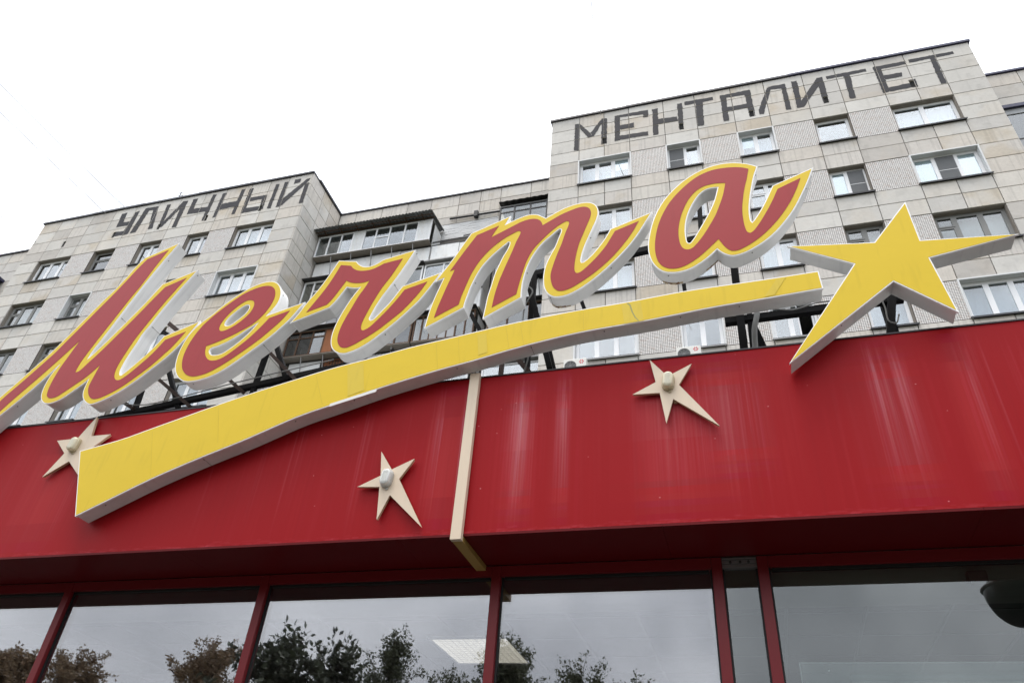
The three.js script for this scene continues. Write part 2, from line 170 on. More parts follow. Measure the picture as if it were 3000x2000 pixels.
function inset(poly, d) {                    // d > 0 shrinks
  const sgn = area(poly) > 0 ? 1 : -1, n = poly.length, out = [];
  for (let i = 0; i < n; i++) {
    const a = poly[(i + n - 1) % n], b = poly[i], c = poly[(i + 1) % n];
    let ux = b[0] - a[0], uy = b[1] - a[1], vx = c[0] - b[0], vy = c[1] - b[1]; const lu = Math.hypot(ux, uy) || 1, lv = Math.hypot(vx, vy) || 1; ux /= lu; uy /= lu; vx /= lv; vy /= lv;
    let nx = -(uy + vy), ny = ux + vx; const l = Math.hypot(nx, ny) || 1; nx /= l; ny /= l; const k = 1 / Math.max(0.3, nx * -uy + ny * ux);
    out.push([b[0] + nx * k * d * sgn, b[1] + ny * k * d * sgn]);
  }
  return out;
}
function shapeOf(outer, holes = []) { const s = new THREE.Shape(outer.map((p) => new THREE.Vector2(p[0], p[1]))); for (const h of holes) s.holes.push(new THREE.Path(h.map((p) => new THREE.Vector2(p[0], p[1])))); return s; }
function plate(outer, holes, z0, z1, crease = 0.6) {
  const g = new THREE.ExtrudeGeometry(shapeOf(outer, holes), { depth: z1 - z0, bevelEnabled: false, curveSegments: 1 }).translate(0, 0, z0);
  return uvBox(toCreasedNormals(g, crease));
}
const dirtA = fbm(4, 6, 4, 101), dirtB = fbm(26, 4, 3, 103);
const sideMap = tex(512, 512, (u, v) => { const k = 0.97 - 0.16 * sm(0.5, 0.85, dirtA(u, v)) - 0.08 * sm(0.55, 0.85, dirtB(u, v)); return [k, k * 0.992, k * 0.978]; });
const faceMap = tex(512, 512, (u, v) => { const k = 0.965 + 0.05 * (dirtA(u, v) - 0.5) - 0.05 * sm(0.6, 0.9, dirtB(u, v)); return [k, k, k * 0.99]; });
const SM = {
  side: std([0.785, 0.788, 0.785], 0.36, { map: sideMap }), trim: std([0.88, 0.88, 0.87], 0.4), yellow: phys([0.735, 0.52, 0.028], 0.42, { map: faceMap, ior: 1.45, specularIntensity: 0.45 }), red: phys([0.35, 0.036, 0.04], 0.4, { map: faceMap, ior: 1.45, specularIntensity: 0.4 }),
  screw: std([0.25, 0.25, 0.25], 0.4, { metalness: 0.7 }), rust: std([0.20, 0.10, 0.045], 0.9), rustPale: std([0.45, 0.36, 0.24], 0.9), crack: std([0.34, 0.32, 0.12], 0.8), faceSeam: std([0.60, 0.43, 0.03], 0.8), frame: phys([0.010, 0.010, 0.011], 0.8, { specularIntensity: 0.3 }), frameRust: std([0.045, 0.026, 0.02], 0.8), tape: phys([0.70, 0.515, 0.055], 0.42, { map: faceMap, ior: 1.45, specularIntensity: 0.45 }), whitetape: std([0.72, 0.71, 0.68], 0.4), seam: std([0.2, 0.19, 0.18], 0.8),
  cream: std([0.72, 0.585, 0.44], 0.5, { map: faceMap }), creamEdge: std([0.55, 0.40, 0.24], 0.6), lampBase: std([0.46, 0.44, 0.40], 0.4), lampBaseY: std([0.46, 0.38, 0.24], 0.4),
};
function signBox(name, label, category, outer, holes, reds, redHoles, opt = {}) {
  const o = curve(outer), hs = holes.map((h) => curve(h));
  const bb = new THREE.Box2().setFromPoints(o.map((p) => new THREE.Vector2(...p))), t = group(name, [(bb.min.x + bb.max.x) / 2, bb.min.y, 0]);
  tag(t, label, category, opt.group);
  const zb = 0.012, zf = 0.172;
  mesh('side_wall', plate(inset(o, 0.007), hs.map((h) => inset(h, -0.007)), zb, zf - 0.02), SM.side, t);
  mesh('trim', plate(o, hs, zf - 0.02, zf), SM.trim, t);
  mesh('yellow_face', plate(inset(o, 0.0092), hs.map((h) => inset(h, -0.0092)), zf - 0.002, zf + 0.002), SM.yellow, t);
  if (reds) mesh('red_face', plate(curve(reds), redHoles.map((h) => curve(h)), zf, zf + 0.0045), SM.red, t);
  // screws and sheet seams on the returns
  const r = rngOf(opt.seed ?? 3), n = o.length, sgn = area(o) > 0 ? 1 : -1, screws = [], seams = [];
  for (let i = 0, at = Math.floor(r() * 20); at < n; at += 22 + Math.floor(r() * 34), i++) {
    const a = o[at], b = o[(at + 1) % n]; let dx = b[0] - a[0], dy = b[1] - a[1]; const l = Math.hypot(dx, dy); if (l < 1e-4) continue; dx /= l; dy /= l;
    const nx = dy * sgn, ny = -dx * sgn, px = (a[0] + b[0]) / 2 - nx * 0.006, py = (a[1] + b[1]) / 2 - ny * 0.006;
    screws.push(rod(V(px, py, 0.125), V(px + nx * 0.006, py + ny * 0.006, 0.125), 0.006, 0.0045, 8));
    if (i % 4 === 1) seams.push(bar(V(px - nx * 0.001, py - ny * 0.001, zb + 0.003), V(px - nx * 0.001, py - ny * 0.001, zf - 0.022), 0.003, 0.003));
  }
  // rust where water leaves the box at its lowest edges
  for (const [rx, ry, len] of opt.rust ?? []) {
    let k = 0, best = 9; for (let i = 0; i < n; i++) { const e = Math.hypot(o[i][0] - rx, o[i][1] - ry); if (e < best) { best = e; k = i; } }
    for (let q = 0; q < 5; q++) { const a = o[(k + q * 2) % n], b = o[(k + q * 2 + 1) % n], dx = b[0] - a[0], dy = b[1] - a[1], l = Math.hypot(dx, dy) || 1, nx = dy / l * sgn, ny = -dx / l * sgn, f = len * (0.5 + r() * 0.6), c = [a[0] - nx * 0.0062, a[1] - ny * 0.0062]; mesh('rust_stain', bar(V(c[0] - dx / l * f / 2, c[1] - dy / l * f / 2, 0.022 + r() * 0.012), V(c[0] + dx / l * f / 2, c[1] + dy / l * f / 2, 0.02 + r() * 0.012), 0.0012 + q * 0.0001, 0.012 + r() * 0.014), q % 2 ? SM.rust : SM.rustPale, t); }
  }
  for (const s of screws) mesh('screw', s, SM.screw, t);
  if (seams.length) mesh('seam', seams, SM.seam, t).userData.kind = 'stuff';
  return t;
}
signBox('sign_letter', 'largest leftmost script letter of the shop sign, two tall slanted stems and long entry stroke', 'sign letter', OUT.M_outer, [], OUT.M_red, [], { seed: 5 });
signBox('sign_letter', 'rounded script letter e of the shop sign with a slanted oval eye', 'sign letter', OUT.e_outer, [OUT.e_hole, OUT.e_hole2], OUT.e_red, [OUT.e_redhole], { seed: 6 });
signBox('sign_letter', 'middle script letter of the shop sign with dipped flat top and hooked foot', 'sign letter', OUT.r_outer, [], OUT.r_red, [], { seed: 7 });
signBox('sign_letter', 'wide m shaped script letter of the shop sign with two cut legs', 'sign letter', OUT.m_outer, [], OUT.m_red, [], { seed: 8, rust: [[-2.48, 5.826, 0.05], [-1.918, 5.869, 0.05], [-1.21, 5.987, 0.07]] });
signBox('sign_letter', 'rightmost script letter a of the shop sign with one long oval opening', 'sign letter', OUT.a_outer, [OUT.a_hole], OUT.a_red, [OUT.a_redhole], { seed: 9, rust: [[-0.22, 6.075, 0.06], [0.111, 6.257, 0.04]] });
const swoosh = signBox('sign_underline', 'long curved yellow box stroke under the sign letters, wide at its left end', 'sign underline', OUT.swoosh, [], null, [], { seed: 10 });
signBox('sign_star', 'big yellow five pointed box star at the right end of the shop sign', 'sign star', OUT.star, [], null, [], { seed: 12 });
for (const [[ax, ay], [bx, by]] of [[[-2.363, 5.647], [-2.306, 5.329]], [[-1.728, 5.731], [-1.677, 5.461]], [[-1.599, 5.741], [-1.549, 5.479]], [[-4.442, 5.206], [-4.3, 4.778]], [[-3.5, 5.436], [-3.341, 5.075]], [[-1.043, 5.797], [-1.04, 5.556]], [[-2.158, 5.674], [-2.112, 5.365]], [[-5.086, 5.015], [-4.887, 4.499]]])
  mesh('face_seam', bar(V(lerp(ax, bx, 0.05), lerp(ay, by, 0.05), 0.1742), V(lerp(ax, bx, 0.95), lerp(ay, by, 0.95), 0.1742), 0.0035, 0.0012), SM.faceSeam, swoosh);
{ const c = [[-0.671, 5.806], [-0.649, 5.785], [-0.631, 5.701], [-0.608, 5.642], [-0.582, 5.602]], g = []; for (let i = 0; i < 4; i++) g.push(bar(V(...c[i], 0.1762), V(...c[i + 1], 0.1762), 0.014 - i * 0.002, 0.001)); mesh('crack', g, SM.crack, swoosh).userData.label = 'grey crack across the yellow face'; }
const quad = (p, z0, z1) => plate(p, [], z0, z1);
mesh('white_tape', quad([[-3.275, 5.075], [-2.85, 5.183], [-2.85, 5.213], [-3.275, 5.105]].map(([x, y]) => [x, y - 0.012]), 0.1752, 0.1772), SM.whitetape, swoosh).userData.label = 'white tape along the lower edge';
for (const p of [[[-3.19, 5.47], [-3.04, 5.505], [-2.97, 5.20], [-3.12, 5.155]], [[-0.72, 5.80], [-0.56, 5.815], [-0.54, 5.60], [-0.70, 5.59]], [[0.53, 5.865], [0.60, 5.87], [0.49, 5.70], [0.41, 5.69]], [[-1.98, 5.66], [-1.90, 5.67], [-1.87, 5.46], [-1.95, 5.44]]])
  mesh('tape_patch', quad(p, 0.1752, 0.1762), SM.tape, swoosh);

// steel frame that carries the sign
{
  const t = group('steel_truss', [-2.5, 5.2, -0.3]);
  tag(t, 'black welded steel frame behind the shop sign letters, standing on the red canopy', 'truss');
  const z = -0.3, B = (x0, y0, x1, y1, w = 0.05, zz = z, m = SM.frame) => mesh('beam', bar(V(x0, y0, zz), V(x1, y1, zz), w), m, t);
  B(-6.6, 5.50, -3.3, 5.898, 0.055); B(-1.9, 6.735, 0.35, 6.962, 0.06, -0.32); B(0.1, 5.885, 1.52, 5.915, 0.06, -0.33);
  B(-2.45, 6.67, -2.02, 5.85, 0.04); B(-1.64, 6.72, -1.655, 5.2, 0.045, -0.28); B(-1.69, 6.62, -1.42, 5.5, 0.05, -0.22); B(-1.86, 5.85, -1.5, 5.35, 0.04, -0.25, SM.frameRust); B(-1.52, 6.0, -1.36, 5.3, 0.055, -0.34); B(-1.9, 5.9, -1.9, 5.2, 0.038, -0.3, SM.frameRust);
  B(0.245, 6.75, 0.215, 5.1, 0.065, -0.3); B(0.31, 5.95, 0.28, 5.2, 0.045, -0.34); B(0.31, 5.95, 0.47, 5.2, 0.055, -0.4);
  B(0.01, 7.6, -0.025, 6.6, 0.045, -0.3); B(-0.225, 6.6, -0.2, 5.9, 0.035, -0.28); B(-1.22, 6.5, -1.05, 5.9, 0.035, -0.28);
  B(1.375, 6.3, 1.39, 5.2, 0.065, -0.36); B(1.475, 6.1, 1.28, 5.3, 0.06, -0.26);
  B(-5.86, 6.35, -5.13, 5.2, 0.045, -0.3); B(-5.9, 6.07, -5.15, 5.52, 0.035, -0.22, SM.frameRust); B(-5.99, 5.9, -5.93, 5.2, 0.045, -0.34); B(-6.1, 5.71, -5.88, 5.585, 0.035, -0.24, SM.frameRust); B(-4.95, 5.93, -4.56, 5.62, 0.035, -0.22, SM.frameRust);
  B(-4.505, 6.35, -4.525, 5.45, 0.045, -0.3); B(-4.6, 6.55, -4.08, 5.6, 0.05, -0.34); B(-4.62, 6.3, -3.97, 5.68, 0.035, -0.24, SM.frameRust); B(-6.1, 6.88, -5.7, 6.57, 0.045, -0.3, SM.frameRust); B(-6.1, 6.72, -5.8, 6.54, 0.04, -0.3);
  B(-3.05, 6.0, -2.75, 5.5, 0.04, -0.3);
}
const cableMat = std([0.05, 0.05, 0.05], 0.5), greyCable = std([0.20, 0.20, 0.19], 0.6);
tag(mesh('electric_conduit', tube([V(0.33, 6.0, -0.2), V(0.365, 5.90, -0.2), V(0.36, 5.82, -0.2), V(0.325, 5.68, -0.2), V(0.30, 5.4, -0.2)], 0.023, 40), greyCable), 'grey corrugated conduit hanging from the right part of the yellow underline', 'conduit');
tag(mesh('electric_cable', tube([V(0.3, 5.93, -0.26), V(0.5, 5.92, -0.27), V(0.66, 5.895, -0.28), V(0.86, 5.94, -0.28), V(1.02, 5.94, -0.28)], 0.006, 40), greyCable), 'thin grey cable along the beam between yellow underline and star', 'cable');
tag(mesh('electric_cable', tube([V(1.30, 5.98, -0.2), V(1.335, 5.75, -0.2), V(1.335, 5.60, -0.2), V(1.38, 5.575, -0.2), V(1.42, 5.66, -0.2)], 0.006, 40), greyCable), 'thin grey cable looping behind the lower notch of the big star', 'cable');
tag(mesh('electric_cable', tube([V(-6.0, 5.62, -0.18), V(-5.7, 5.575, -0.18), V(-5.3, 5.62, -0.18), V(-4.7, 5.72, -0.18), V(-3.6, 5.87, -0.18)], 0.006, 60), greyCable), 'thin sagging cable between the left letters and the yellow underline', 'cable');
tag(mesh('electric_cable', tube([V(-1.66, 6.45, -0.12), V(-1.60, 6.36, -0.12), V(-1.66, 6.2, -0.12), V(-1.67, 5.9, -0.12), V(-1.64, 5.7, -0.12), V(-1.60, 5.6, -0.12), V(-1.63, 5.4, -0.12)], 0.007, 60), greyCable), 'brown grey cable hanging beside the right leg of the m shaped letter', 'cable');

// ------------------------------------------------------------------ ground
const groundMap = tex(1024, 1024, (u, v) => { const k = 0.8 + 0.3 * (nFine(u, v) - 0.5) + 0.3 * (nMid(u, v) - 0.5) - 0.15 * sm(0.6, 0.85, nSpot(u, v)); return [k, k * 0.98, k * 0.95]; });
{
  const g = new THREE.PlaneGeometry(800, 800).rotateX(-Math.PI / 2).translate(0, -0.13, 0); uvBox(g, 6);
  struct(mesh('ground', g, std([0.09, 0.095, 0.06], 0.95, { map: groundMap })));
  const p = box(-40, 25, -0.12, 0, -0.6, 11); uvBox(p, 3);
  struct(mesh('pavement', p, std([0.085, 0.082, 0.078], 0.9, { map: groundMap })));
}
// ------------------------------------------------------------------ shop pavilion with its red canopy
const shop = group('shop_pavilion', [-2.5, 0, -0.6]);
tag(shop, 'low shop pavilion with red metal canopy above tinted display windows', 'shop');
const F0 = -8.0, FW = 10.5;
let fasciaMap;
{
  const W = 2048, H = 400, c = document.createElement('canvas'); c.width = W; c.height = H; const x = c.getContext('2d'), r = rngOf(91), X = (m) => (m - F0) / FW * W;
  x.fillStyle = 'rgb(151,19,25)'; x.fillRect(0, 0, W, H);
  for (let i = 0; i < 420; i++) { const px = r() * W, w = 1 + r() * 5, y0 = r() * H * 0.6, h = (0.2 + r() * 0.8) * H; x.fillStyle = r() < 0.55 ? `rgba(190,80,92,${0.012 + r() * 0.03})` : `rgba(110,18,24,${0.012 + r() * 0.035})`; x.fillRect(px, y0, w, h); }
  const streak = (m, w, n, a, y0 = 0, y1 = 1) => { for (let i = 0; i < n * 1.6; i++) { const px = X(m + (r() + r() + r() - 1.5) * w), ww = 0.6 + r() * r() * r() * 9, t = (y0 + r() * 0.25) * H, b = Math.min(H, t + (0.25 + r() * 0.75) * (y1 - y0) * H), g = x.createLinearGradient(0, t, 0, b), al = a * 0.42 * (0.2 + r() * 0.8) * (ww > 4 ? 0.5 : 1);
    g.addColorStop(0, 'rgba(205,160,170,0)'); g.addColorStop(0.15, `rgba(205,160,170,${al})`); g.addColorStop(0.7, `rgba(205,165,175,${al * 0.8})`); g.addColorStop(1, 'rgba(205,165,175,0)'); x.fillStyle = g; x.fillRect(px, t, ww, b - t); } };
  const haze = (m, w, a, y0 = 0, y1 = 1) => { for (let i = 0; i < 14; i++) { const px = X(m + (r() - 0.5) * w), ww = (0.25 + r() * 0.5) * w / FW * W, g = x.createLinearGradient(0, y0 * H, 0, y1 * H); g.addColorStop(0, 'rgba(190,120,130,0)'); g.addColorStop(0.3, `rgba(190,115,125,${a / 11})`); g.addColorStop(0.75, `rgba(190,115,125,${a / 12})`); g.addColorStop(1, 'rgba(190,120,130,0)'); x.fillStyle = g; x.fillRect(px - ww / 2, y0 * H, ww, (y1 - y0) * H); } };
  streak(-1.60, 0.10, 60, 0.30); streak(-1.58, 0.03, 14, 0.4); haze(-1.6, 0.2, 0.35); streak(-1.25, 0.06, 36, 0.30); haze(-1.25, 0.12, 0.3);
  streak(-0.35, 0.28, 60, 0.22); haze(-0.4, 0.6, 0.35); streak(0.05, 0.2, 34, 0.22); haze(0.1, 0.45, 0.3, 0, 0.8);
  streak(1.08, 0.10, 34, 0.30); streak(1.24, 0.05, 26, 0.34); haze(1.1, 0.35, 0.3); streak(1.72, 0.12, 24, 0.22); haze(1.66, 0.2, 0.25); streak(2.1, 0.15, 18, 0.2);
  streak(-2.30, 0.06, 26, 0.26); streak(-2.08, 0.03, 20, 0.28); haze(-2.2, 0.3, 0.2); streak(-2.95, 0.1, 20, 0.16); streak(-3.6, 0.08, 12, 0.2); streak(-3.95, 0.05, 8, 0.2); streak(-4.46, 0.12, 10, 0.2); streak(-5.6, 0.25, 16, 0.14); streak(-6.3, 0.2, 12, 0.16); streak(-5.95, 0.05, 6, 0.25); haze(-6.2, 0.6, 0.2);
  for (let i = 0; i < 60; i++) streak(F0 + r() * FW, 0.05, 2, 0.09);
   x.fillStyle = 'rgba(190,105,112,0.10)'; for (let i = 0; i < 700; i++) { const px = r() * W, hh = r() * r() * 12; x.fillRect(px, H - 1.5 - hh, 4 + r() * 14, 1 + r() * 2.5); }
  x.fillStyle = 'rgba(235,215,215,0.8)'; for (let i = 0; i < 26; i++) x.fillRect(r() * W, r() * H, 0.8 + r() * 1.2, 0.8 + r() * 1.2);
  fasciaMap = new THREE.CanvasTexture(c); fasciaMap.colorSpace = THREE.SRGBColorSpace; fasciaMap.wrapS = THREE.MirroredRepeatWrapping; fasciaMap.wrapT = THREE.ClampToEdgeWrapping;
}
const FB = 3.912, FT = 5.325;
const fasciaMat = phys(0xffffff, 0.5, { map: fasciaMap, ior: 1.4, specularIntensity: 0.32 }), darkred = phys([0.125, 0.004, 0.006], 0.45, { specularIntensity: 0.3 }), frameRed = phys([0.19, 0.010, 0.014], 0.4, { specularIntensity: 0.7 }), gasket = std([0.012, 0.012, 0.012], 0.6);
{
  const g = new THREE.PlaneGeometry(18, FT - FB, 180, 12), p = g.attributes.position, uv = g.attributes.uv, w = fbm(20, 3, 3, 55);
  for (let i = 0; i < p.count; i++) { const x = p.getX(i) - 3.5, y = p.getY(i) + (FT + FB) / 2, e = Math.min(1, (FT - y) * 6, (y - FB) * 6); p.setXYZ(i, x, y, -0.003 + e * (w(x / 18 + 0.5, y / 6) - 0.5) * 0.004); uv.setXY(i, (x - F0) / FW, (y - FB) / (FT - FB)); }
  g.computeVertexNormals();
  mesh('fascia', g, fasciaMat, shop);
  mesh('fascia_core', box(-12.5, 5.5, FB + 0.002, FT - 0.004, -0.06, -0.012), darkred, shop);
  mesh('fascia_cap', box(-12.5, 5.5, FT, FT + 0.012, -0.075, 0.006), std([0.03, 0.02, 0.022], 0.5), shop);
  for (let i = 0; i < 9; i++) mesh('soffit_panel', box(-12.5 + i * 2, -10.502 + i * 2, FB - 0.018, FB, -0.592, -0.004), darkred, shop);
  mesh('roof', box(-12.5, 5.5, 4.5, 4.6, -9.5, -0.062), std([0.08, 0.08, 0.08], 0.9), shop);
  mesh('cream_strip', box(-2.052, -1.968, FB - 0.062, FT + 0.02, 0.004, 0.05), SM.cream, shop); mesh('strip_return', box(-2.05, -1.97, FB - 0.060, FB - 0.0195, -0.6, 0.0035), std([0.40, 0.25, 0.07], 0.55), shop).userData.label = 'ochre strip under the canopy';
}
// windows
const HT = 3.885, HB = 3.806, glassZ = -0.63;
const MU = [-10.33, -8.226, -6.123, -4.021, -1.917, -0.216, 0.107, 2.21, 4.31];
const tinted = phys([0.80, 0.81, 0.83], 0.008, { transmission: 1, ior: 2.25 }), tintedIn = phys([0.80, 0.80, 0.81], 0.008, { transmission: 1, ior: 1.85 }), clearer = phys([0.72, 0.77, 0.76], 0.008, { transmission: 1, ior: 1.92 });
for (let i = 0; i < MU.length; i++) {
  const x = MU[i];
  mesh('mullion', uvBox(new RoundedBoxGeometry(0.074, HT - 0.3, 0.11, 2, 0.004).translate(x + 0.037, (HT + 0.3) / 2, -0.635)), frameRed, shop);
  mesh('gasket', [box(x + 0.074, x + 0.088, 0.45, HB, -0.66, -0.62), box(x - 0.014, x, 0.45, HB, -0.66, -0.62)], gasket, shop);
  if (i === MU.length - 1) break;
  const a = x + 0.076, b = MU[i + 1] - 0.002;
  if (i !== 5) { mesh('header', box(a, b, HB, HT, -0.68, -0.585), frameRed, shop); mesh('gasket', box(a + 0.022, b - 0.022, HB - 0.02, HB, -0.66, -0.616), gasket, shop); }
  else { const gs = []; for (let k = 0; k < 5; k++) gs.push(box(a, b, HB + 0.004 + k * 0.0155, HB + 0.004 + k * 0.0155 + 0.013, -0.66, -0.60 - (k % 2) * 0.006)); mesh('bracket', gs, std([0.32, 0.31, 0.32], 0.4, { metalness: 0.6 }), shop).userData.label = 'ribbed aluminium bracket'; for (const q of [0.06, 0.13, 0.19]) mesh('bolt', rod(V(a + q, HB + 0.045, -0.605), V(a + q, HB + 0.045, -0.592), 0.01, 0.01, 8), std([0.05, 0.05, 0.05], 0.6), shop); }
  mesh('window_pane', box(a, b, 0.45, HB - 0.002, glassZ - 0.0005, glassZ + 0.0005), i >= 5 ? clearer : tinted, shop);
  if (i < 5) mesh('inner_pane', box(a, b, 0.45, HB - 0.002, glassZ - 0.0265, glassZ - 0.0255), tintedIn, shop);
  mesh('window_base', box(a, b, 0, 0.45, -0.7, -0.6), frameRed, shop);
}
mesh('soffit_back_gap', box(-12.5, 5.5, HT, FB - 0.018, -0.66, -0.612), gasket, shop);
// interior
{
  const wall = std([0.13, 0.13, 0.125], 0.9), ceilM = std([0.16, 0.16, 0.155], 0.9), tee = std([0.24, 0.24, 0.23], 0.6);
  mesh('interior_wall', [box(-12.5, 5.5, 0, 4.5, -9.6, -9.4), box(-12.6, -12.4, 0, 4.5, -9.4, -0.72), box(5.4, 5.6, 0, 4.5, -9.4, -0.72)], wall, shop);
  mesh('interior_floor', box(-12.4, 5.4, 0, 0.02, -9.4, -0.72), std([0.2, 0.19, 0.18], 0.5), shop);
  mesh('interior_lintel', box(-12.4, 5.4, 3.725, 4.5, -1.25, -0.76), std([0.42, 0.40, 0.36], 0.9, { map: concreteMap }), shop);
  const rails = []; for (let x = -12.1; x < 5.4; x += 0.62) rails.push(box(x, x + 0.024, 3.842, 3.850, -9.4, -1.25)); for (let z = -9.2; z < -1.1; z += 0.62) rails.push(box(-12.4, 5.4, 3.8425, 3.8495, z, z + 0.024));
  mesh('interior_ceiling', box(-12.4, 5.4, 3.855, 3.9, -9.4, -1.25), ceilM, shop); mesh('ceiling_grid', rails, tee, shop);
  // lit ceiling panel
  const L = group('ceiling_light', [-2.68, 3.838, -2.68]); tag(L, 'square lit ceiling light inside the shop behind the third window', 'ceiling light');
  const dots = tex(64, 64, (u, v) => { const d = Math.hypot(u - 0.5, (v - 0.5) * 1.3), k = 0.78 + 0.9 * Math.exp(-d * d * 60); return [k, k * 0.985, k * 0.93]; }); dots.repeat.set(9, 10);
  mesh('diffuser', box(-3.07, -2.29, 3.826, 3.834, -3.10, -2.26), std([0.9, 0.88, 0.8], 0.6, { emissive: lin(1, 0.95, 0.8), emissiveIntensity: 1.1, emissiveMap: dots }), L);
  mesh('frame', [box(-3.1, -3.07, 3.822, 3.84, -3.13, -2.23), box(-2.29, -2.26, 3.822, 3.84, -3.13, -2.23), box(-3.07, -2.29, 3.822, 3.84, -3.13, -3.10), box(-3.07, -2.29, 3.822, 3.84, -2.26, -2.23)], SM.trim, L);
  const cells = []; for (let i = 1; i < 12; i++) cells.push(box(-3.07 + i * 0.065 - 0.002, -3.07 + i * 0.065 + 0.002, 3.8243, 3.8258, -3.1, -2.26)); for (let i = 1; i < 12; i++) cells.push(box(-3.07, -2.29, 3.8244, 3.8257, -3.1 + i * 0.07 - 0.002, -3.1 + i * 0.07 + 0.002));
  mesh('louvre', cells, std([0.7, 0.68, 0.6], 0.5), L).userData.kind = 'stuff';
  const al = new THREE.RectAreaLight(lin(1, 0.94, 0.8), 1.6, 0.78, 0.84); al.position.set(-2.68, 3.815, -2.68); al.rotation.x = -Math.PI / 2; al.name = 'ceiling_lamp'; scene.add(al);
  // things seen through the right window
  const d = group('canopy_lamp', [1.96, 3.9, 0.02]); tag(d, 'dark round lamp at the canopy edge, mirrored at the right end of the windows', 'lamp');
  mesh('dome', new THREE.SphereGeometry(0.2, 40, 24, 0, Math.PI * 2, 0, 1.6).rotateX(Math.PI).scale(1.1, 1.45, 1.1).translate(1.975, 3.92, 0.24), phys([0.045, 0.045, 0.047], 0.3), d);
  mesh('rim', new THREE.TorusGeometry(0.222, 0.012, 12, 48).rotateX(Math.PI / 2).translate(1.975, 3.92, 0.24), std([0.25, 0.25, 0.25], 0.4), d);
  mesh('bracket', box(1.935, 2.015, 4.0, 4.06, 0.004, 0.26), std([0.05, 0.05, 0.05], 0.5), d); mesh('cover', new THREE.CylinderGeometry(0.15, 0.22, 0.08, 40).translate(1.975, 3.965, 0.24), std([0.04, 0.04, 0.04], 0.5), d);
  const s = group('junction_box', [1.535, 3.68, -0.73]); tag(s, 'small brown junction box on the lintel behind the right shop window', 'junction box');
  mesh('body', uvBox(new RoundedBoxGeometry(0.12, 0.07, 0.08, 2, 0.008).translate(1.535, 3.735, -0.73)), std([0.16, 0.10, 0.085], 0.7), s); mesh('lid', uvBox(new RoundedBoxGeometry(0.10, 0.026, 0.06, 2, 0.006).translate(1.535, 3.688, -0.73)), std([0.3, 0.28, 0.26], 0.6), s);
  const n = group('acrylic_sheet', [1.2, 2.6, -0.71]); tag(n, 'clear acrylic sheet bolted inside the lower part of the right shop window', 'acrylic sheet');
  mesh('sheet', box(0.303, 2.1, 2.2, 3.17, -0.712, -0.706), phys([0.8, 0.83, 0.83], 0.05, { transmission: 0.85, ior: 1.5 }), n); mesh('edge', [box(0.297, 0.303, 2.2, 3.176, -0.713, -0.705), box(0.303, 2.1, 3.17, 3.176, -0.713, -0.705)], std([0.6, 0.63, 0.64], 0.3), n);
  mesh('bolt', rod(V(0.48, 3.12, -0.705), V(0.48, 3.12, -0.699), 0.008, 0.008, 12), std([0.5, 0.5, 0.5], 0.3, { metalness: 0.8 }), n);
  const l2 = group('white_panel', [1.2, 2.4, -0.8]); tag(l2, 'white board standing behind the acrylic sheet in the right shop window', 'board');
  mesh('board', uvBox(new RoundedBoxGeometry(1.3, 0.8, 0.03, 2, 0.01).translate(1.27, 2.68, -0.8)), std([0.75, 0.75, 0.7], 0.6), l2); mesh('top_rail', uvBox(new RoundedBoxGeometry(1.32, 0.035, 0.05, 2, 0.01).translate(1.27, 3.10, -0.8)), std([0.4, 0.4, 0.39], 0.5), l2);
}
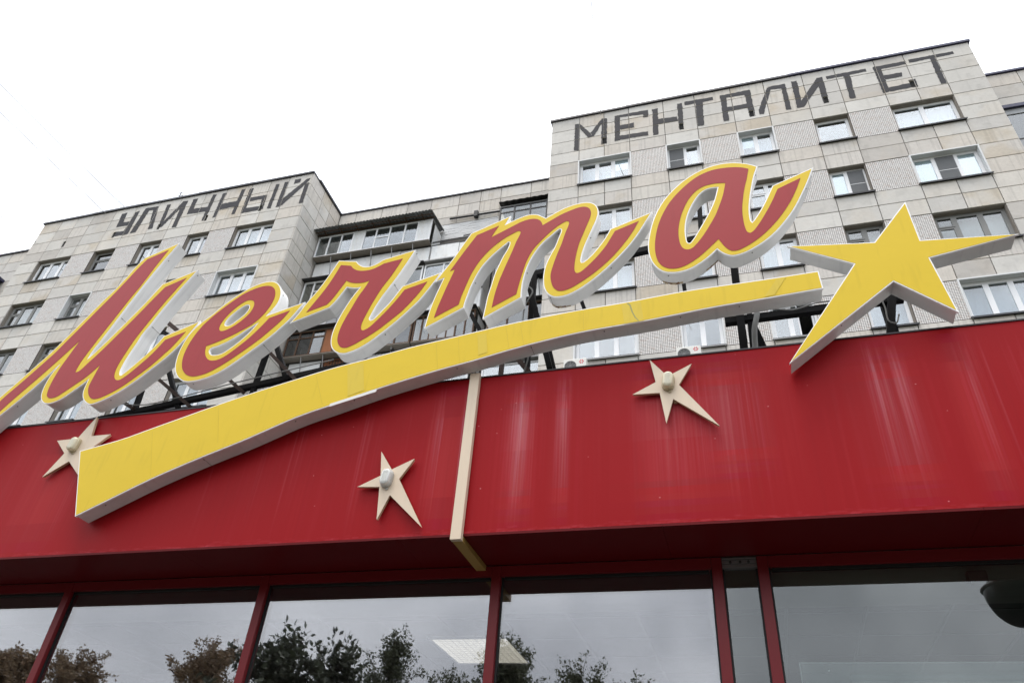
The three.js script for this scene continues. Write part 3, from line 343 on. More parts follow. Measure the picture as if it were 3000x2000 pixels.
// small stars with strobe lamps
function wallStar(pts, lamp, label, warm) {
  const c = [pts.reduce((s, p) => s + p[0], 0) / 10, pts.reduce((s, p) => s + p[1], 0) / 10], t = group('wall_star', [c[0], c[1], 0]);
  tag(t, label, 'star ornament', 'cream stars on the red canopy');
  const o = pts.map((p) => [p[0], p[1]]);
  mesh('plate', plate(o, [], 0.036, 0.042, 0.2), SM.cream, t); mesh('plate_edge', plate(inset(o, 0.002), [], 0.014, 0.0355, 0.2), SM.creamEdge, t);
  const L = new THREE.Group(); L.name = 'strobe_lamp'; t.add(L); L.position.set(lamp[0] - c[0], lamp[1] - c[1], 0.012);
  mesh('spacer', [rod(V(c[0], c[1], 0), V(c[0], c[1], 0.015), 0.02), rod(V(c[0] + 0.04, c[1] - 0.09, 0), V(c[0] + 0.04, c[1] - 0.09, 0.015), 0.02)], SM.creamEdge, t);
  const cap = (w, h, r, n = 10) => { const s = new THREE.Shape(); s.absarc(0, h / 2 - w / 2, w / 2, 0, Math.PI, false); s.absarc(0, -h / 2 + w / 2, w / 2, Math.PI, Math.PI * 2, false); return s; };
  const rot = -0.12, ext = (w, h, z0, z1, bv) => toCreasedNormals(new THREE.ExtrudeGeometry(cap(w - bv * 2, h - bv * 2), { depth: z1 - z0 - bv, bevelEnabled: true, bevelThickness: bv, bevelSize: bv, bevelSegments: 4, curveSegments: 14 }).translate(0, 0, z0), 0.5).rotateZ(rot);
  const put = (n, g, m) => { const q = new THREE.Mesh(g, m); q.name = n; q.castShadow = q.receiveShadow = true; L.add(q); return q; };
  put('base', mergeGeometries([uvBox(ext(0.096, 0.160, 0.031, 0.056, 0.003)), uvBox(new THREE.CylinderGeometry(0.012, 0.012, 0.008, 12).rotateX(Math.PI / 2).toNonIndexed().translate(0.009, -0.084, 0.036))]), warm ? SM.lampBaseY : SM.lampBase);
  put('lens', uvBox(ext(0.082, 0.142, 0.056, 0.096, 0.02)), phys(warm ? [0.86, 0.80, 0.60] : [0.88, 0.89, 0.86], 0.15, { transmission: 0.3, ior: 1.5 }));
  const ribs = []; for (let i = -4; i <= 4; i++) ribs.push(box(-0.02, 0.02, i * 0.011 - 0.001, i * 0.011 + 0.001, 0.09, 0.0985).rotateZ(rot)); put('lens_rib', mergeGeometries(ribs), std([0.9, 0.9, 0.84], 0.3)).userData.kind = 'stuff';
  put('bulb', new THREE.CapsuleGeometry(0.014, 0.04, 6, 12).rotateZ(rot).translate(0, 0, 0.068), std([0.85, 0.84, 0.78], 0.3));
  return t;
}
wallStar(OUT.star2, OUT.lamps[0], 'flat cream star with white strobe lamp, left of the vertical cream strip', false);
wallStar(OUT.star3, OUT.lamps[1], 'flat cream star with strobe lamp, right of the vertical cream strip', true);
wallStar(OUT.star1, OUT.lamps[2], 'flat cream star with strobe lamp partly hidden by the left end of the yellow underline', true);

// ------------------------------------------------------------------ apartment building behind the shop
const bld = group('apartment_building', [-11, 0, -17]);
tag(bld, 'nine storey apartment building of weathered beige concrete panels with graffiti letters under the roof', 'apartment building');
const COLS = [0, 1.21, 2.24, 3.27, 4.68, 5.94, 7.36, 8.63, 10.08, 11.28, 12.70, 13.74, 14.77, 16.0];
const WIN = [[1, 3], [4, 5], [6, 7], [8, 9], [10, 12]], MOS = [[3, 4], [5, 6], [7, 8], [9, 10]];
const ROOF = 28.85, W0 = 25.98, ST = 2.835, SILL = 1.47, ROWS = 5;
const rB = rngOf(2024), panels = [], wallBits = [], lowBits = [];
const jit = (a) => (rB() - 0.5) * 2 * a;
function panelGeo(w, h, cut) {        // thin slab with chamfered face, front at z = 0; cut = [x0, x1, y0, y1] opening
  const parts = cut ? [[0, Math.max(0, cut[0]), 0, h], [Math.min(w, cut[1]), w, 0, h], [Math.max(0, cut[0]), Math.min(w, cut[1]), 0, cut[2]], [Math.max(0, cut[0]), Math.min(w, cut[1]), cut[3], h]].filter((p) => p[1] - p[0] > 0.004 && p[3] - p[2] > 0.004) : [[0, w, 0, h]];
  const gs = parts.map(([a, b, c, d]) => {
    const e = cut ? 0 : 0.007, g = new THREE.BufferGeometry(), z = -0.048;
    const pos = [[a, c, z], [b, c, z], [b, d, z], [a, d, z], [a, c, -e], [b, c, -e], [b, d, -e], [a, d, -e], [a + e, c + e, 0], [b - e, c + e, 0], [b - e, d - e, 0], [a + e, d - e, 0]];
    const q = [[0, 1, 5, 4], [1, 2, 6, 5], [2, 3, 7, 6], [3, 0, 4, 7], [8, 9, 10, 11]]; if (e) q.push([4, 5, 9, 8], [5, 6, 10, 9], [6, 7, 11, 10], [7, 4, 8, 11]);
    const v = []; for (const f of q) for (const k of [0, 1, 2, 0, 2, 3]) v.push(...pos[f[k]]);
    g.setAttribute('position', new THREE.Float32BufferAttribute(v, 3)); g.computeVertexNormals(); return g;
  });
  const g = gs.length > 1 ? mergeGeometries(gs) : gs[0];
  return uvBox(g, 5.2, rB(), rB());
}
// a panel: front corner (x, y, z), size, facing 'z' or 'x'
function panel(x0, x1, y0, y1, z, face = 'z', cut = null, tone = null) {
  const gap = 0.0115, w = x1 - x0 - gap * 2, h = y1 - y0 - gap * 2; if (w < 0.05 || h < 0.05) return;
  const c = cut && [cut[0] - x0 - gap, cut[1] - x0 - gap, cut[2] - y0 - gap, cut[3] - y0 - gap];
  const g = panelGeo(w, h, c); const back = -rB() * 0.006;
  g.rotateZ(jit(0.0014));
  if (face === 'z') g.translate(x0 + gap, y0 + gap, z + back); else g.rotateY(Math.PI / 2).translate(z + back, y0 + gap, -x0 - gap);   // face x: x0, x1 are -z
  panels.push({ g, m: SLABS[tone ?? Math.floor(rB() ** 1.15 * SLABS.length)] });
}
// ---- windows
const curtainGeo = {};
function wavy(w, h, amp, seed) {
  const g = new THREE.PlaneGeometry(w, h, 28, 1), p = g.attributes.position, r = rngOf(seed), f = 5 + r() * 4, ph = r() * 6;
  for (let i = 0; i < p.count; i++) p.setZ(i, Math.sin((p.getX(i) / w) * f * 6.28 + ph) * amp + Math.sin((p.getX(i) / w) * f * 14 + ph * 2) * amp * 0.4);
  g.computeVertexNormals(); return g;
}
function sash(frames, panes, x0, x1, y0, y1, z, w, d = 0.055) {
  frames.push(box(x0, x0 + w, y0, y1, z - d, z), box(x1 - w, x1, y0, y1, z - d, z), box(x0 + w, x1 - w, y0, y0 + w, z - d, z), box(x0 + w, x1 - w, y1 - w, y1, z - d, z));
  if (panes) panes.push([x0 + w, x1 - w, y0 + w, y1 - w, z - d / 2]);
}
let winSeed = 0;
function window_(x0, x1, y0, y1, zf, spec) {
  const t = group('window', [(x0 + x1) / 2, y0, zf - 0.2], bld), seed = ++winSeed, r = rngOf(seed * 7 + 1);
  const s = { n: 2, mat: M.pvc, depth: 0.20, pane: M.pane, fw: 0.05, ...spec }, z = zf - s.depth, frames = [], panes = [];
  // lining of the opening
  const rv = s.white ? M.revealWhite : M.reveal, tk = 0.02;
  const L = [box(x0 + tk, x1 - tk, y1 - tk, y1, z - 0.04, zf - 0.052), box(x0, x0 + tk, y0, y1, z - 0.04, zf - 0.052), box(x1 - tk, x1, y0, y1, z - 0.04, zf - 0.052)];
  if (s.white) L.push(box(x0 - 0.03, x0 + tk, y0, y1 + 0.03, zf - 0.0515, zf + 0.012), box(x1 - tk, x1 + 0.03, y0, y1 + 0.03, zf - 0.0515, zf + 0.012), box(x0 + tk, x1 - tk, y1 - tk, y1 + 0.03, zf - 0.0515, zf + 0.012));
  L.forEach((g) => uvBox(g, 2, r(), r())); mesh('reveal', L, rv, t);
  const a = x0 + tk + 0.004, b = x1 - tk - 0.004, c = y0 + 0.035, d = y1 - tk - 0.004, fo = s.old ? 0.055 : 0.05;
  sash(frames, null, a, b, c, d, z, fo, 0.06);
  const ia = a + fo, ib = b - fo, ic = c + fo, id = d - fo, n = s.n, splits = s.splits ?? Array.from({ length: n - 1 }, (_, i) => (i + 1) / n);
  const xs = [ia, ...splits.map((k) => lerp(ia, ib, k)), ib];
  for (let i = 1; i < n; i++) frames.push(box(xs[i] - 0.028, xs[i] + 0.028, ic, id, z - 0.058, z - 0.002));
  for (let i = 0; i < n; i++) {
    const p = xs[i] + (i ? 0.028 : 0), q = xs[i + 1] - (i < n - 1 ? 0.028 : 0);
    if (s.open === i) { const o = []; const oz = z; sash(o, panes, p, lerp(p, q, 0.38), ic, id, oz + 0.012, 0.04); frames.push(...o); continue; }
    if (s.fort === i) { const m = lerp(ic, id, 0.66); sash(frames, panes, p, q, ic, m - 0.012, z - 0.008, s.fw); sash(frames, panes, p, q, m + 0.012, id, z - 0.003, s.fw); }
    else sash(frames, panes, p, q, ic, id, z - 0.006, s.fw);
    if (s.net === i) { mesh('insect_screen', box(p + 0.01, q - 0.01, ic + 0.01, id - 0.01, z + 0.006, z + 0.010), M.net, t); frames.push(box(p, q, lerp(ic, id, 0.47), lerp(ic, id, 0.47) + 0.018, z + 0.011, z + 0.017)); }
    if (s.blind?.includes(i)) mesh('blind', box(p + 0.02, q - 0.02, ic + 0.01, id - 0.02, z - 0.075, z - 0.07), M.blind, t);
    if (s.half?.includes(i)) mesh('blind', box(p + 0.02, q - 0.02, lerp(ic, id, 0.55), id, z - 0.085, z - 0.08), M.blind, t);
  }
  mesh('frame', frames, s.mat, t);
  for (const [p, q, e, f, pz] of panes) mesh('pane', box(p, q, e, f, pz - 0.001, pz + 0.001).rotateX(0), s.pane, t);
  if (s.curtain !== 0) {
    const k = s.curtain ?? r();
    if (k > 0.45) { const w = b - a - 0.06, h = (d - c) * 0.96; mesh('curtain', wavy(w, h, 0.014, seed).translate((a + b) / 2, (c + d) / 2 - 0.02, z - 0.30), M.tulle, t); }
    else if (k > 0.2) { const w = (b - a) * 0.3, h = (d - c); mesh('curtain', [wavy(w, h, 0.03, seed).translate(a + w / 2, (c + d) / 2, z - 0.28), wavy(w, h, 0.03, seed + 9).translate(b - w / 2, (c + d) / 2, z - 0.28)], M.curtain, t); }
  }
  // sloped metal drip sill
  const sg = box(x0 - 0.05, x1 + 0.05, -0.009, 0.009, 0, s.depth + 0.09).rotateX(0.14).translate(0, y0 + 0.02 + (s.depth) * 0.14, z); mesh('sill', [sg, box(x0 - 0.05, x1 + 0.05, y0 - 0.034, y0 - 0.002, zf + 0.074, zf + 0.083)], s.light ? M.sillLight : M.sill, t);
  return t;
}
// ---- mosaic infill: small ceramic tiles on dark grout
const tileGeos = {};
function mosaic(x0, x1, y0, y1, zf) {
  const t = group('mosaic_panel', [(x0 + x1) / 2, y0, zf], bld), w = x1 - x0 - 0.024, h = y1 - y0 - 0.024, key = w.toFixed(2);
  mesh('grout_bed', box(x0 + 0.006, x1 - 0.006, y0 + 0.006, y1 - 0.006, zf - 0.045, zf - 0.014), M.grout, t);
  if (!tileGeos[key]) {
    const nx = Math.round(w / 0.0585), ny = Math.round(h / 0.0585), pw = w / nx, ph = h / ny, pos = [], nor = [], col = [], r = rngOf(31), idx = [], F = [[0, 0, 1], [0, 1, 0], [0, -1, 0], [1, 0, 0], [-1, 0, 0]];
    for (let j = 0; j < ny; j++) for (let i = 0; i < nx; i++) {
      
      const cx = -w / 2 + (i + 0.5) * pw + (r() - 0.5) * 0.003, cy = (j + 0.5) * ph + (r() - 0.5) * 0.003, a = pw * 0.405, b = ph * 0.39, z1 = 0.006 + r() * 0.002, z0 = 0, u = r(), k = 0.93 + 0.1 * r(), c = u < 0.14 ? [k * 0.92, k * 0.86, k * 0.82] : [k, k, k * 0.99];
      for (const [x, y, z] of F) {
        const q = z ? [[-a, -b, z1], [a, -b, z1], [a, b, z1], [-a, b, z1]] : y ? [[-a, y * b, y > 0 ? z1 : z0], [a, y * b, y > 0 ? z1 : z0], [a, y * b, y > 0 ? z0 : z1], [-a, y * b, y > 0 ? z0 : z1]] : [[x * a, -b, x > 0 ? z1 : z0], [x * a, -b, x > 0 ? z0 : z1], [x * a, b, x > 0 ? z0 : z1], [x * a, b, x > 0 ? z1 : z0]];
        const o = pos.length / 3; for (const v of q) { pos.push(cx + v[0], cy + v[1], v[2]); nor.push(x, y, z); col.push(...c); } idx.push(o, o + 1, o + 2, o, o + 2, o + 3);
      }
    }
    const g = new THREE.BufferGeometry(); g.setAttribute('position', new THREE.Float32BufferAttribute(pos, 3)); g.setAttribute('normal', new THREE.Float32BufferAttribute(nor, 3)); g.setAttribute('color', new THREE.Float32BufferAttribute(col, 3)); g.setIndex(idx); tileGeos[key] = g;
  }
  const m = new THREE.Mesh(tileGeos[key], M.tile); m.name = 'mosaic_tiles'; m.userData.kind = 'stuff'; m.castShadow = m.receiveShadow = true; t.add(m); m.position.set(0, 0.012, -0.014); return t;
}
const wallB = (x0, x1, y0, y1, z0, z1) => wallBits.push(uvBox(box(x0, x1, y0, y1, z0, z1), 4));
const wt = (k) => W0 - ST * k;
function facadeRows(from = 0) {   // joints of the side piers, top to bottom
  const ys = [ROOF, ROOF - 0.74, ROOF - 1.47, ROOF - 2.2, W0]; for (let k = 0; k < ROWS; k++) ys.push(wt(k) - 0.73, wt(k) - SILL, wt(k) - SILL - 0.665, wt(k + 1)); return ys;
}
const VENTS = [2.24, 5.33, 8.0, 10.7, 13.68];
function block(X0, zf, sx, specs) {
  const X = COLS.map((c) => X0 + c * sx), bz = zf - 0.05, bw = zf - 0.32, N = X.length - 1, top = [ROOF, ROOF - 0.74, ROOF - 1.47, ROOF - 2.2, W0];
  const vents = VENTS.map((v) => [X0 + v * sx - 0.085, X0 + v * sx + 0.085, 26.79, 27.19]);
  for (let r = 0; r < 4; r++) for (let c = 0; c < N; c++) {
    const cut = r === 2 ? vents.find((v) => v[1] > X[c] && v[0] < X[c + 1]) : null;
    panel(X[c], X[c + 1], top[r + 1], top[r], zf, 'z', cut);
  }
  for (const v of vents) mesh('vent_hole', box(v[0], v[1], v[2], v[3], bz - 0.001, bz + 0.004), M.vent, bld);
  wallB(X[0], X[N], W0, ROOF, bw, bz);
  for (let k = 0; k < ROWS; k++) {
    const t = wt(k), s = t - SILL, m = s - 0.665, n = wt(k + 1);
    for (const c of [0, N - 1]) { panel(X[c], X[c + 1], t - 0.73, t, zf); panel(X[c], X[c + 1], s, t - 0.73, zf); }
    for (let c = 0; c < N; c++) { panel(X[c], X[c + 1], m, s, zf); panel(X[c], X[c + 1], n, m, zf); }
    wallB(X[0], X[N], n, s, bw, bz);
    wallB(X[0], X[1], s, t, bw, bz); wallB(X[N - 1], X[N], s, t, bw, bz);
    for (const [a, b] of MOS) { wallB(X[a], X[b], s, t, bw, bz); mosaic(X[a], X[b], s, t, zf - 0.004); }
    WIN.forEach(([a, b], i) => window_(X[a], X[b], s, t, zf, (specs[k] ?? [])[i] ?? { n: b - a > 1 ? 3 : 2 }));
  }
  const low = wt(ROWS); lowBits.push(uvBox(box(X[0], X[N], 0, low, bw, zf), 5));
  // parapet cap in lapped sheets
  const nC = 5; for (let i = 0; i < nC; i++) { const a = lerp(X[0] - 0.06, X[N] + 0.06, i / nC), b = lerp(X[0] - 0.06, X[N] + 0.06, (i + 1) / nC) + (i < nC - 1 ? -0.002 : 0); mesh('parapet_cap', box(a, b, ROOF + 0.004 + (i % 2) * 0.008, ROOF + 0.11 + (i % 2) * 0.012, zf - 0.5, zf + 0.07 + (i % 2) * 0.006), i > 2 && X0 > -10 ? M.capBlue : M.cap, bld); }
  return X;
}
const old3 = { n: 3, mat: M.oldwood, old: 1, pane: M.paneOld, fw: 0.055, fort: 0 }, old2 = { n: 2, mat: M.oldwood, old: 1, pane: M.paneOld, fw: 0.055, fort: 0 };
const P3 = { n: 3 }, P2 = { n: 2 };
const rightSpecs = [
  [{ ...P3, white: 1, half: [2], curtain: 0.5 }, { ...P2, white: 1, net: 0, curtain: 0.3, splits: [0.52] }, { ...P2, half: [0], white: 1, curtain: 0.6, splits: [0.48] }, { n: 1, curtain: 0 }, { n: 2, curtain: 0.7, splits: [0.48] }],
  [{ ...P3, curtain: 0.3 }, P2, { ...P2, fort: 0, curtain: 0.1 }, { ...P2, blind: [0], net: 1, curtain: 0, splits: [0.48] }, { ...P3, white: 1, blind: [0, 2], net: 1, curtain: 0 }],
  [{ ...P3, curtain: 0.6 }, { ...P2, curtain: 0.6 }, { ...P2, curtain: 0.6 }, { ...old2, curtain: 0.6 }, { ...old3, curtain: 0.9, splits: [0.27, 0.66] }],
  [{ ...P3, white: 1, curtain: 0, light: 1 }, { ...P2, white: 1, light: 1, curtain: 0 }, { n: 2, open: 1, white: 1, light: 1, curtain: 0, splits: [0.45] }, { ...P2, curtain: 0.8, splits: [0.42] }, { ...P3, white: 1, curtain: 0.5 }],
];
const leftSpecs = [
  [{ ...P3, curtain: 0.1, splits: [0.36, 0.72] }, { n: 1, fort: 0, mat: M.oldwood, pane: M.paneDark, curtain: 0 }, { ...P2, curtain: 0.1 }, { ...P2, curtain: 0.2, splits: [0.62] }, { ...P3, curtain: 0.5 }],
  [{ ...old3, curtain: 0.6, splits: [0.3, 0.68] }, { ...old2, white: 1, curtain: 0.7 }, P2, P2, { ...P3, white: 1, curtain: 0.95 }],
  [{ ...old3, curtain: 0.4 }, { ...old2, curtain: 0.6 }, P2, P2, P3],
  [P3, P2, { ...P2, curtain: 0.5 }, { ...P2, curtain: 0.5 }, { ...P3, curtain: 0.5 }],
];
const RZ = -14.2, LZ = -14.42, CZ = -17.2, RX = -5.65, LX = -33.1, LS = 0.99, LR = LX + 16 * LS, NZ = -15.9;
block(RX, RZ, 1, rightSpecs);
block(LX, LZ, LS, leftSpecs);
// right flank of the left block
{
  const ys = facadeRows(), zs = [LZ + 0.0, LZ - 1.13, LZ - 1.88, CZ];
  for (let i = 0; i < 3; i++) for (let k = 0; k < ys.length - 1; k++) panel(-zs[i], -zs[i + 1], ys[k + 1], ys[k], LR + 0.05, 'x');
  wallB(LR - 0.3, LR, 0, ROOF, CZ - 6, LZ - 0.33);
  mesh('parapet_cap', box(LR - 0.3, LR + 0.13, ROOF + 0.006, ROOF + 0.112, CZ - 0.4, LZ - 0.505), M.cap, bld);
}
wallB(LX, LX + 0.3, 0, ROOF, CZ - 6, LZ - 0.33); wallB(RX, RX + 0.3, 0, ROOF, CZ - 6, RZ - 0.33); wallB(RX + 15.7, RX + 16, 0, ROOF, CZ - 6, RZ - 0.33);
// recessed middle part
{
  const xs = [LR + 0.056, -16.3, -14.9, -13.55, -12.3, -10.87, -9.8, -8.8, -7.35, RX], ys = [ROOF, 28.13, 27.4, 26.92];
  for (let i = 0; i < xs.length - 1; i++) for (let k = 0; k < 3; k++) panel(xs[i], xs[i + 1], ys[k + 1], ys[k], CZ, 'z', null, (i === 3 && k === 0) || (i === 5 && k === 0) ? 6 : null);
  for (let i = 0; i < xs.length - 1; i++) if (i !== 4 && i !== 5 && i !== 6) for (let y = 26.92; y > 12; y -= 0.71) panel(xs[i], xs[i + 1], y - 0.71, y, CZ);
  wallB(LR, RX, 0, ROOF, CZ - 0.4, CZ - 0.05);
  for (let i = 0; i < 5; i++) { const a = lerp(LR + 0.14, RX, i / 5), b = lerp(LR + 0.14, RX, (i + 1) / 5) - 0.002; mesh('parapet_cap', box(a, b, ROOF + 0.004 + (i % 2) * 0.008, ROOF + 0.085 + (i % 2) * 0.012, CZ - 0.4, CZ + 0.06), M.cap, bld); }
  const bricks = []; for (let j = 0; j < 12; j++) for (let i = 0; i < 11; i++) { const x = -12.3 + i * 0.325 + (j % 2) * 0.16; bricks.push(box(x, Math.min(x + 0.315, -8.8), 25.96 + j * 0.08, 25.96 + j * 0.08 + 0.072, CZ - 0.05, CZ - 0.012 + jit(0.006))); }
  mesh('whitewashed_bricks', bricks, M.whitebrick, bld).userData.kind = 'stuff';
  wallB(-12.3, -8.8, 12, 25.96, CZ - 0.05, CZ - 0.02);
  mesh('drain_pipe', [rod(V(-11.15, 27.17, CZ + 0.1), V(-8.7, 27.13, CZ + 0.1), 0.05), box(-9.95, -9.77, 27.0, 27.34, CZ + 0.02, CZ + 0.2)], M.pipe, bld);
}
// recessed neighbours at both ends
for (const [a, b, n] of [[-42, LX, 5], [RX + 16, 20, 5]]) {
  const xs = Array.from({ length: n + 1 }, (_, i) => lerp(a, b, i / n));
  for (let i = 0; i < n; i++) for (let y = ROOF; y > 13; y -= 0.725) { if (y < 27 && Math.abs((b < 0 ? -36.6 : 99) - (xs[i] + xs[i + 1]) / 2) < 1 && Math.floor((ROOF - y) / 0.725) % 4 >= 3 && false) continue; panel(xs[i], xs[i + 1], y - 0.725, y, NZ, 'z', null, Math.floor(rB() * 3) * 2 + 1); }
  wallB(a, b, 0, ROOF, NZ - 0.4, NZ - 0.05);
  mesh('parapet_cap', box(a, b, ROOF + 0.005, ROOF + 0.1, NZ - 0.4, NZ + 0.07), a > 0 ? M.capBlue : M.cap, bld);
}
for (let k = 0; k < 3; k++) { // projecting glazed loggias on the neighbours
  for (const [x0, x1] of [[RX + 16.35, 15.6], [-39.5, -35.95]]) {
    const y1 = 25.85 - (x0 < 0 ? -0.75 : 0) - ST * k, g = group('loggia', [(x0 + x1) / 2, y1 - 1.5, NZ + 0.7], bld), z = NZ + 0.7;
    mesh('roof_slab', box(x0, x1, y1, y1 + 0.16, NZ, z + 0.1), M.capBlue, g);
    const fr = [], n = 3; mesh('lintel', box(x0 + 0.02, x1 - 0.02, y1 - 0.28, y1, z - 0.08, z), M.greysheet, g);
    for (let i = 0; i <= n; i++) fr.push(box(lerp(x0 + 0.05, x1 - 0.05, i / n) - 0.035, lerp(x0 + 0.05, x1 - 0.05, i / n) + 0.035, y1 - 1.6, y1 - 0.28, z - 0.06, z - 0.004));
    fr.push(box(x0, x1, y1 - 1.66, y1 - 1.6, z - 0.07, z)); mesh('frame', fr, M.darkmetal, g);
    for (let i = 0; i < n; i++) mesh('pane', box(lerp(x0 + 0.05, x1 - 0.05, i / n) + 0.036, lerp(x0 + 0.05, x1 - 0.05, (i + 1) / n) - 0.036, y1 - 1.6, y1 - 0.28, z - 0.032, z - 0.03), M.paneDark, g);
    mesh('parapet', box(x0, x1, y1 - 2.6, y1 - 1.662, z - 0.08, z - 0.01), M.greysheet, g);
    mesh('end_wall', [box(x0, x0 + 0.05, y1 - 2.6, y1 - 1.662, NZ, z - 0.081), box(x1 - 0.05, x1, y1 - 2.6, y1 - 1.662, NZ, z - 0.081)], M.greysheet, g);
  }
}
// rooms behind the windows, floor slabs
for (const [a, b, z] of [[LX + 0.3, LR - 0.3, LZ], [RX + 0.3, RX + 15.7, RZ]]) {
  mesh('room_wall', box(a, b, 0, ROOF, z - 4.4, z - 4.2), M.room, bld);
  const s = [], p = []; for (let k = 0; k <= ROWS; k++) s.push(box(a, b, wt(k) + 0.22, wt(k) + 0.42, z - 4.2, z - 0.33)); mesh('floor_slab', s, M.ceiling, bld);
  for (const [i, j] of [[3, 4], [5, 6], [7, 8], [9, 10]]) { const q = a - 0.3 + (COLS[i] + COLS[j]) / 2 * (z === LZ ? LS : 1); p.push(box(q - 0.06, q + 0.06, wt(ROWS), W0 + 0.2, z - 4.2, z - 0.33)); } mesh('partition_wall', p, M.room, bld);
}
mesh('roof', [box(LX, LR, ROOF - 0.25, ROOF - 0.05, CZ - 6, LZ - 0.35), box(LR, RX, ROOF - 0.25, ROOF - 0.05, CZ - 6, CZ - 0.42), box(RX, RX + 16, ROOF - 0.25, ROOF - 0.05, CZ - 6, RZ - 0.35)], M.joint, bld);
mesh('rear_wall', box(-42, 20, 0, ROOF, CZ - 6.3, CZ - 6), M.backing, bld);
mesh('wall', wallBits, M.backing, bld);
lowBits.push(uvBox(box(-42, LX, 0, 12.9, NZ - 0.05, NZ), 5), uvBox(box(RX + 16, 20, 0, 12.9, NZ - 0.05, NZ), 5), uvBox(box(LR + 0.06, RX, 0, 11.9, CZ - 0.05, CZ), 5));
mesh('lower_wall', lowBits, SLABS[1], bld);

// ---- balconies of the middle part
function glazing(t, x0, x1, y0, y1, z, xs, o = {}) {   // xs: fractions of mullions; o.solid: index list of sheeted bays
  const mat = o.mat ?? M.pvc, w = o.w ?? 0.066, fr = [], pa = [], e = [0, ...xs, 1].map((k) => lerp(x0, x1, k));
  fr.push(box(x0, x1, y0, y0 + w, z - 0.06, z), box(x0, x1, y1 - w, y1, z - 0.06, z));
  e.forEach((x, i) => { const a = i === 0 ? x : i === e.length - 1 ? x - w : x - w / 2; fr.push(box(a, a + w, y0 + w, y1 - w, z - 0.058, z - 0.001)); });
  for (let i = 0; i < e.length - 1; i++) {
    const a = e[i] + (i ? w / 2 : w), b = e[i + 1] - (i < e.length - 2 ? w / 2 : w);
    if (o.solid?.includes(i)) { mesh('sheet', box(a, b, y0 + w, y1 - w, z - 0.05, z - 0.012), o.solidMat ?? M.whitesheet, t); continue; }
    const tr = o.transom, ys = tr && (!o.tcols || o.tcols.includes(i)) ? lerp(y0, y1, tr) : null;
    if (ys) { fr.push(box(a, b, ys - w * 0.4, ys + w * 0.4, z - 0.05, z - 0.004)); mesh('pane', box(a, b, y0 + w, ys - w * 0.4, z - 0.03, z - 0.028), o.pane ?? M.pane, t); mesh('pane', box(a, b, ys + w * 0.4, y1 - w, z - 0.03, z - 0.028), o.pane ?? M.pane, t); }
    else mesh('pane', box(a, b, y0 + w, y1 - w, z - 0.03, z - 0.028), o.pane ?? M.pane, t);
  }
  mesh('frame', fr, mat, t);
}
function corrugated(x0, x1, y0, z0, y1, z1, pitch = 0.09, amp = 0.012, th = 0.004) {   // sheet running along x, from (y0, z0) to (y1, z1)
  const n = Math.round((x1 - x0) / pitch * 4), pos = [], idx = [], L = Math.hypot(y1 - y0, z1 - z0), ny = (z0 - z1) / L, nz = (y1 - y0) / L;
  for (let i = 0; i <= n; i++) { const x = lerp(x0, x1, i / n), h = Math.sin(i / 4 * Math.PI * 2) * amp; for (const [k, o] of [[0, h], [1, h], [0, h + th], [1, h + th]]) pos.push(x, lerp(y0, y1, k) + ny * o, lerp(z0, z1, k) + nz * o); }
  for (let i = 0; i < n; i++) { const a = i * 4, b = a + 4; idx.push(a, b, b + 1, a, b + 1, a + 1, a + 2, a + 3, b + 3, a + 2, b + 3, b + 2, a, a + 2, b + 2, a, b + 2, b, a + 1, b + 1, b + 3, a + 1, b + 3, a + 3); }
  const g = new THREE.BufferGeometry(); g.setAttribute('position', new THREE.Float32BufferAttribute(pos, 3)); g.setIndex(idx); const q = g.toNonIndexed(); q.computeVertexNormals(); return uvBox(q);
}
const ribbed = (x0, x1, y0, y1, z, pitch = 0.11) => { const g = []; for (let x = x0; x < x1 - 0.01; x += pitch) g.push(box(x, Math.min(x1, x + pitch * 0.72), y0, y1, z - 0.02, z), box(x + pitch * 0.72, Math.min(x1, x + pitch), y0, y1, z - 0.02, z - 0.015)); return g.filter((q) => (q.computeBoundingBox(), q.boundingBox.max.x - q.boundingBox.min.x > 0.002)); };
const GZ = CZ + 1.12, PZ = CZ + 0.82;
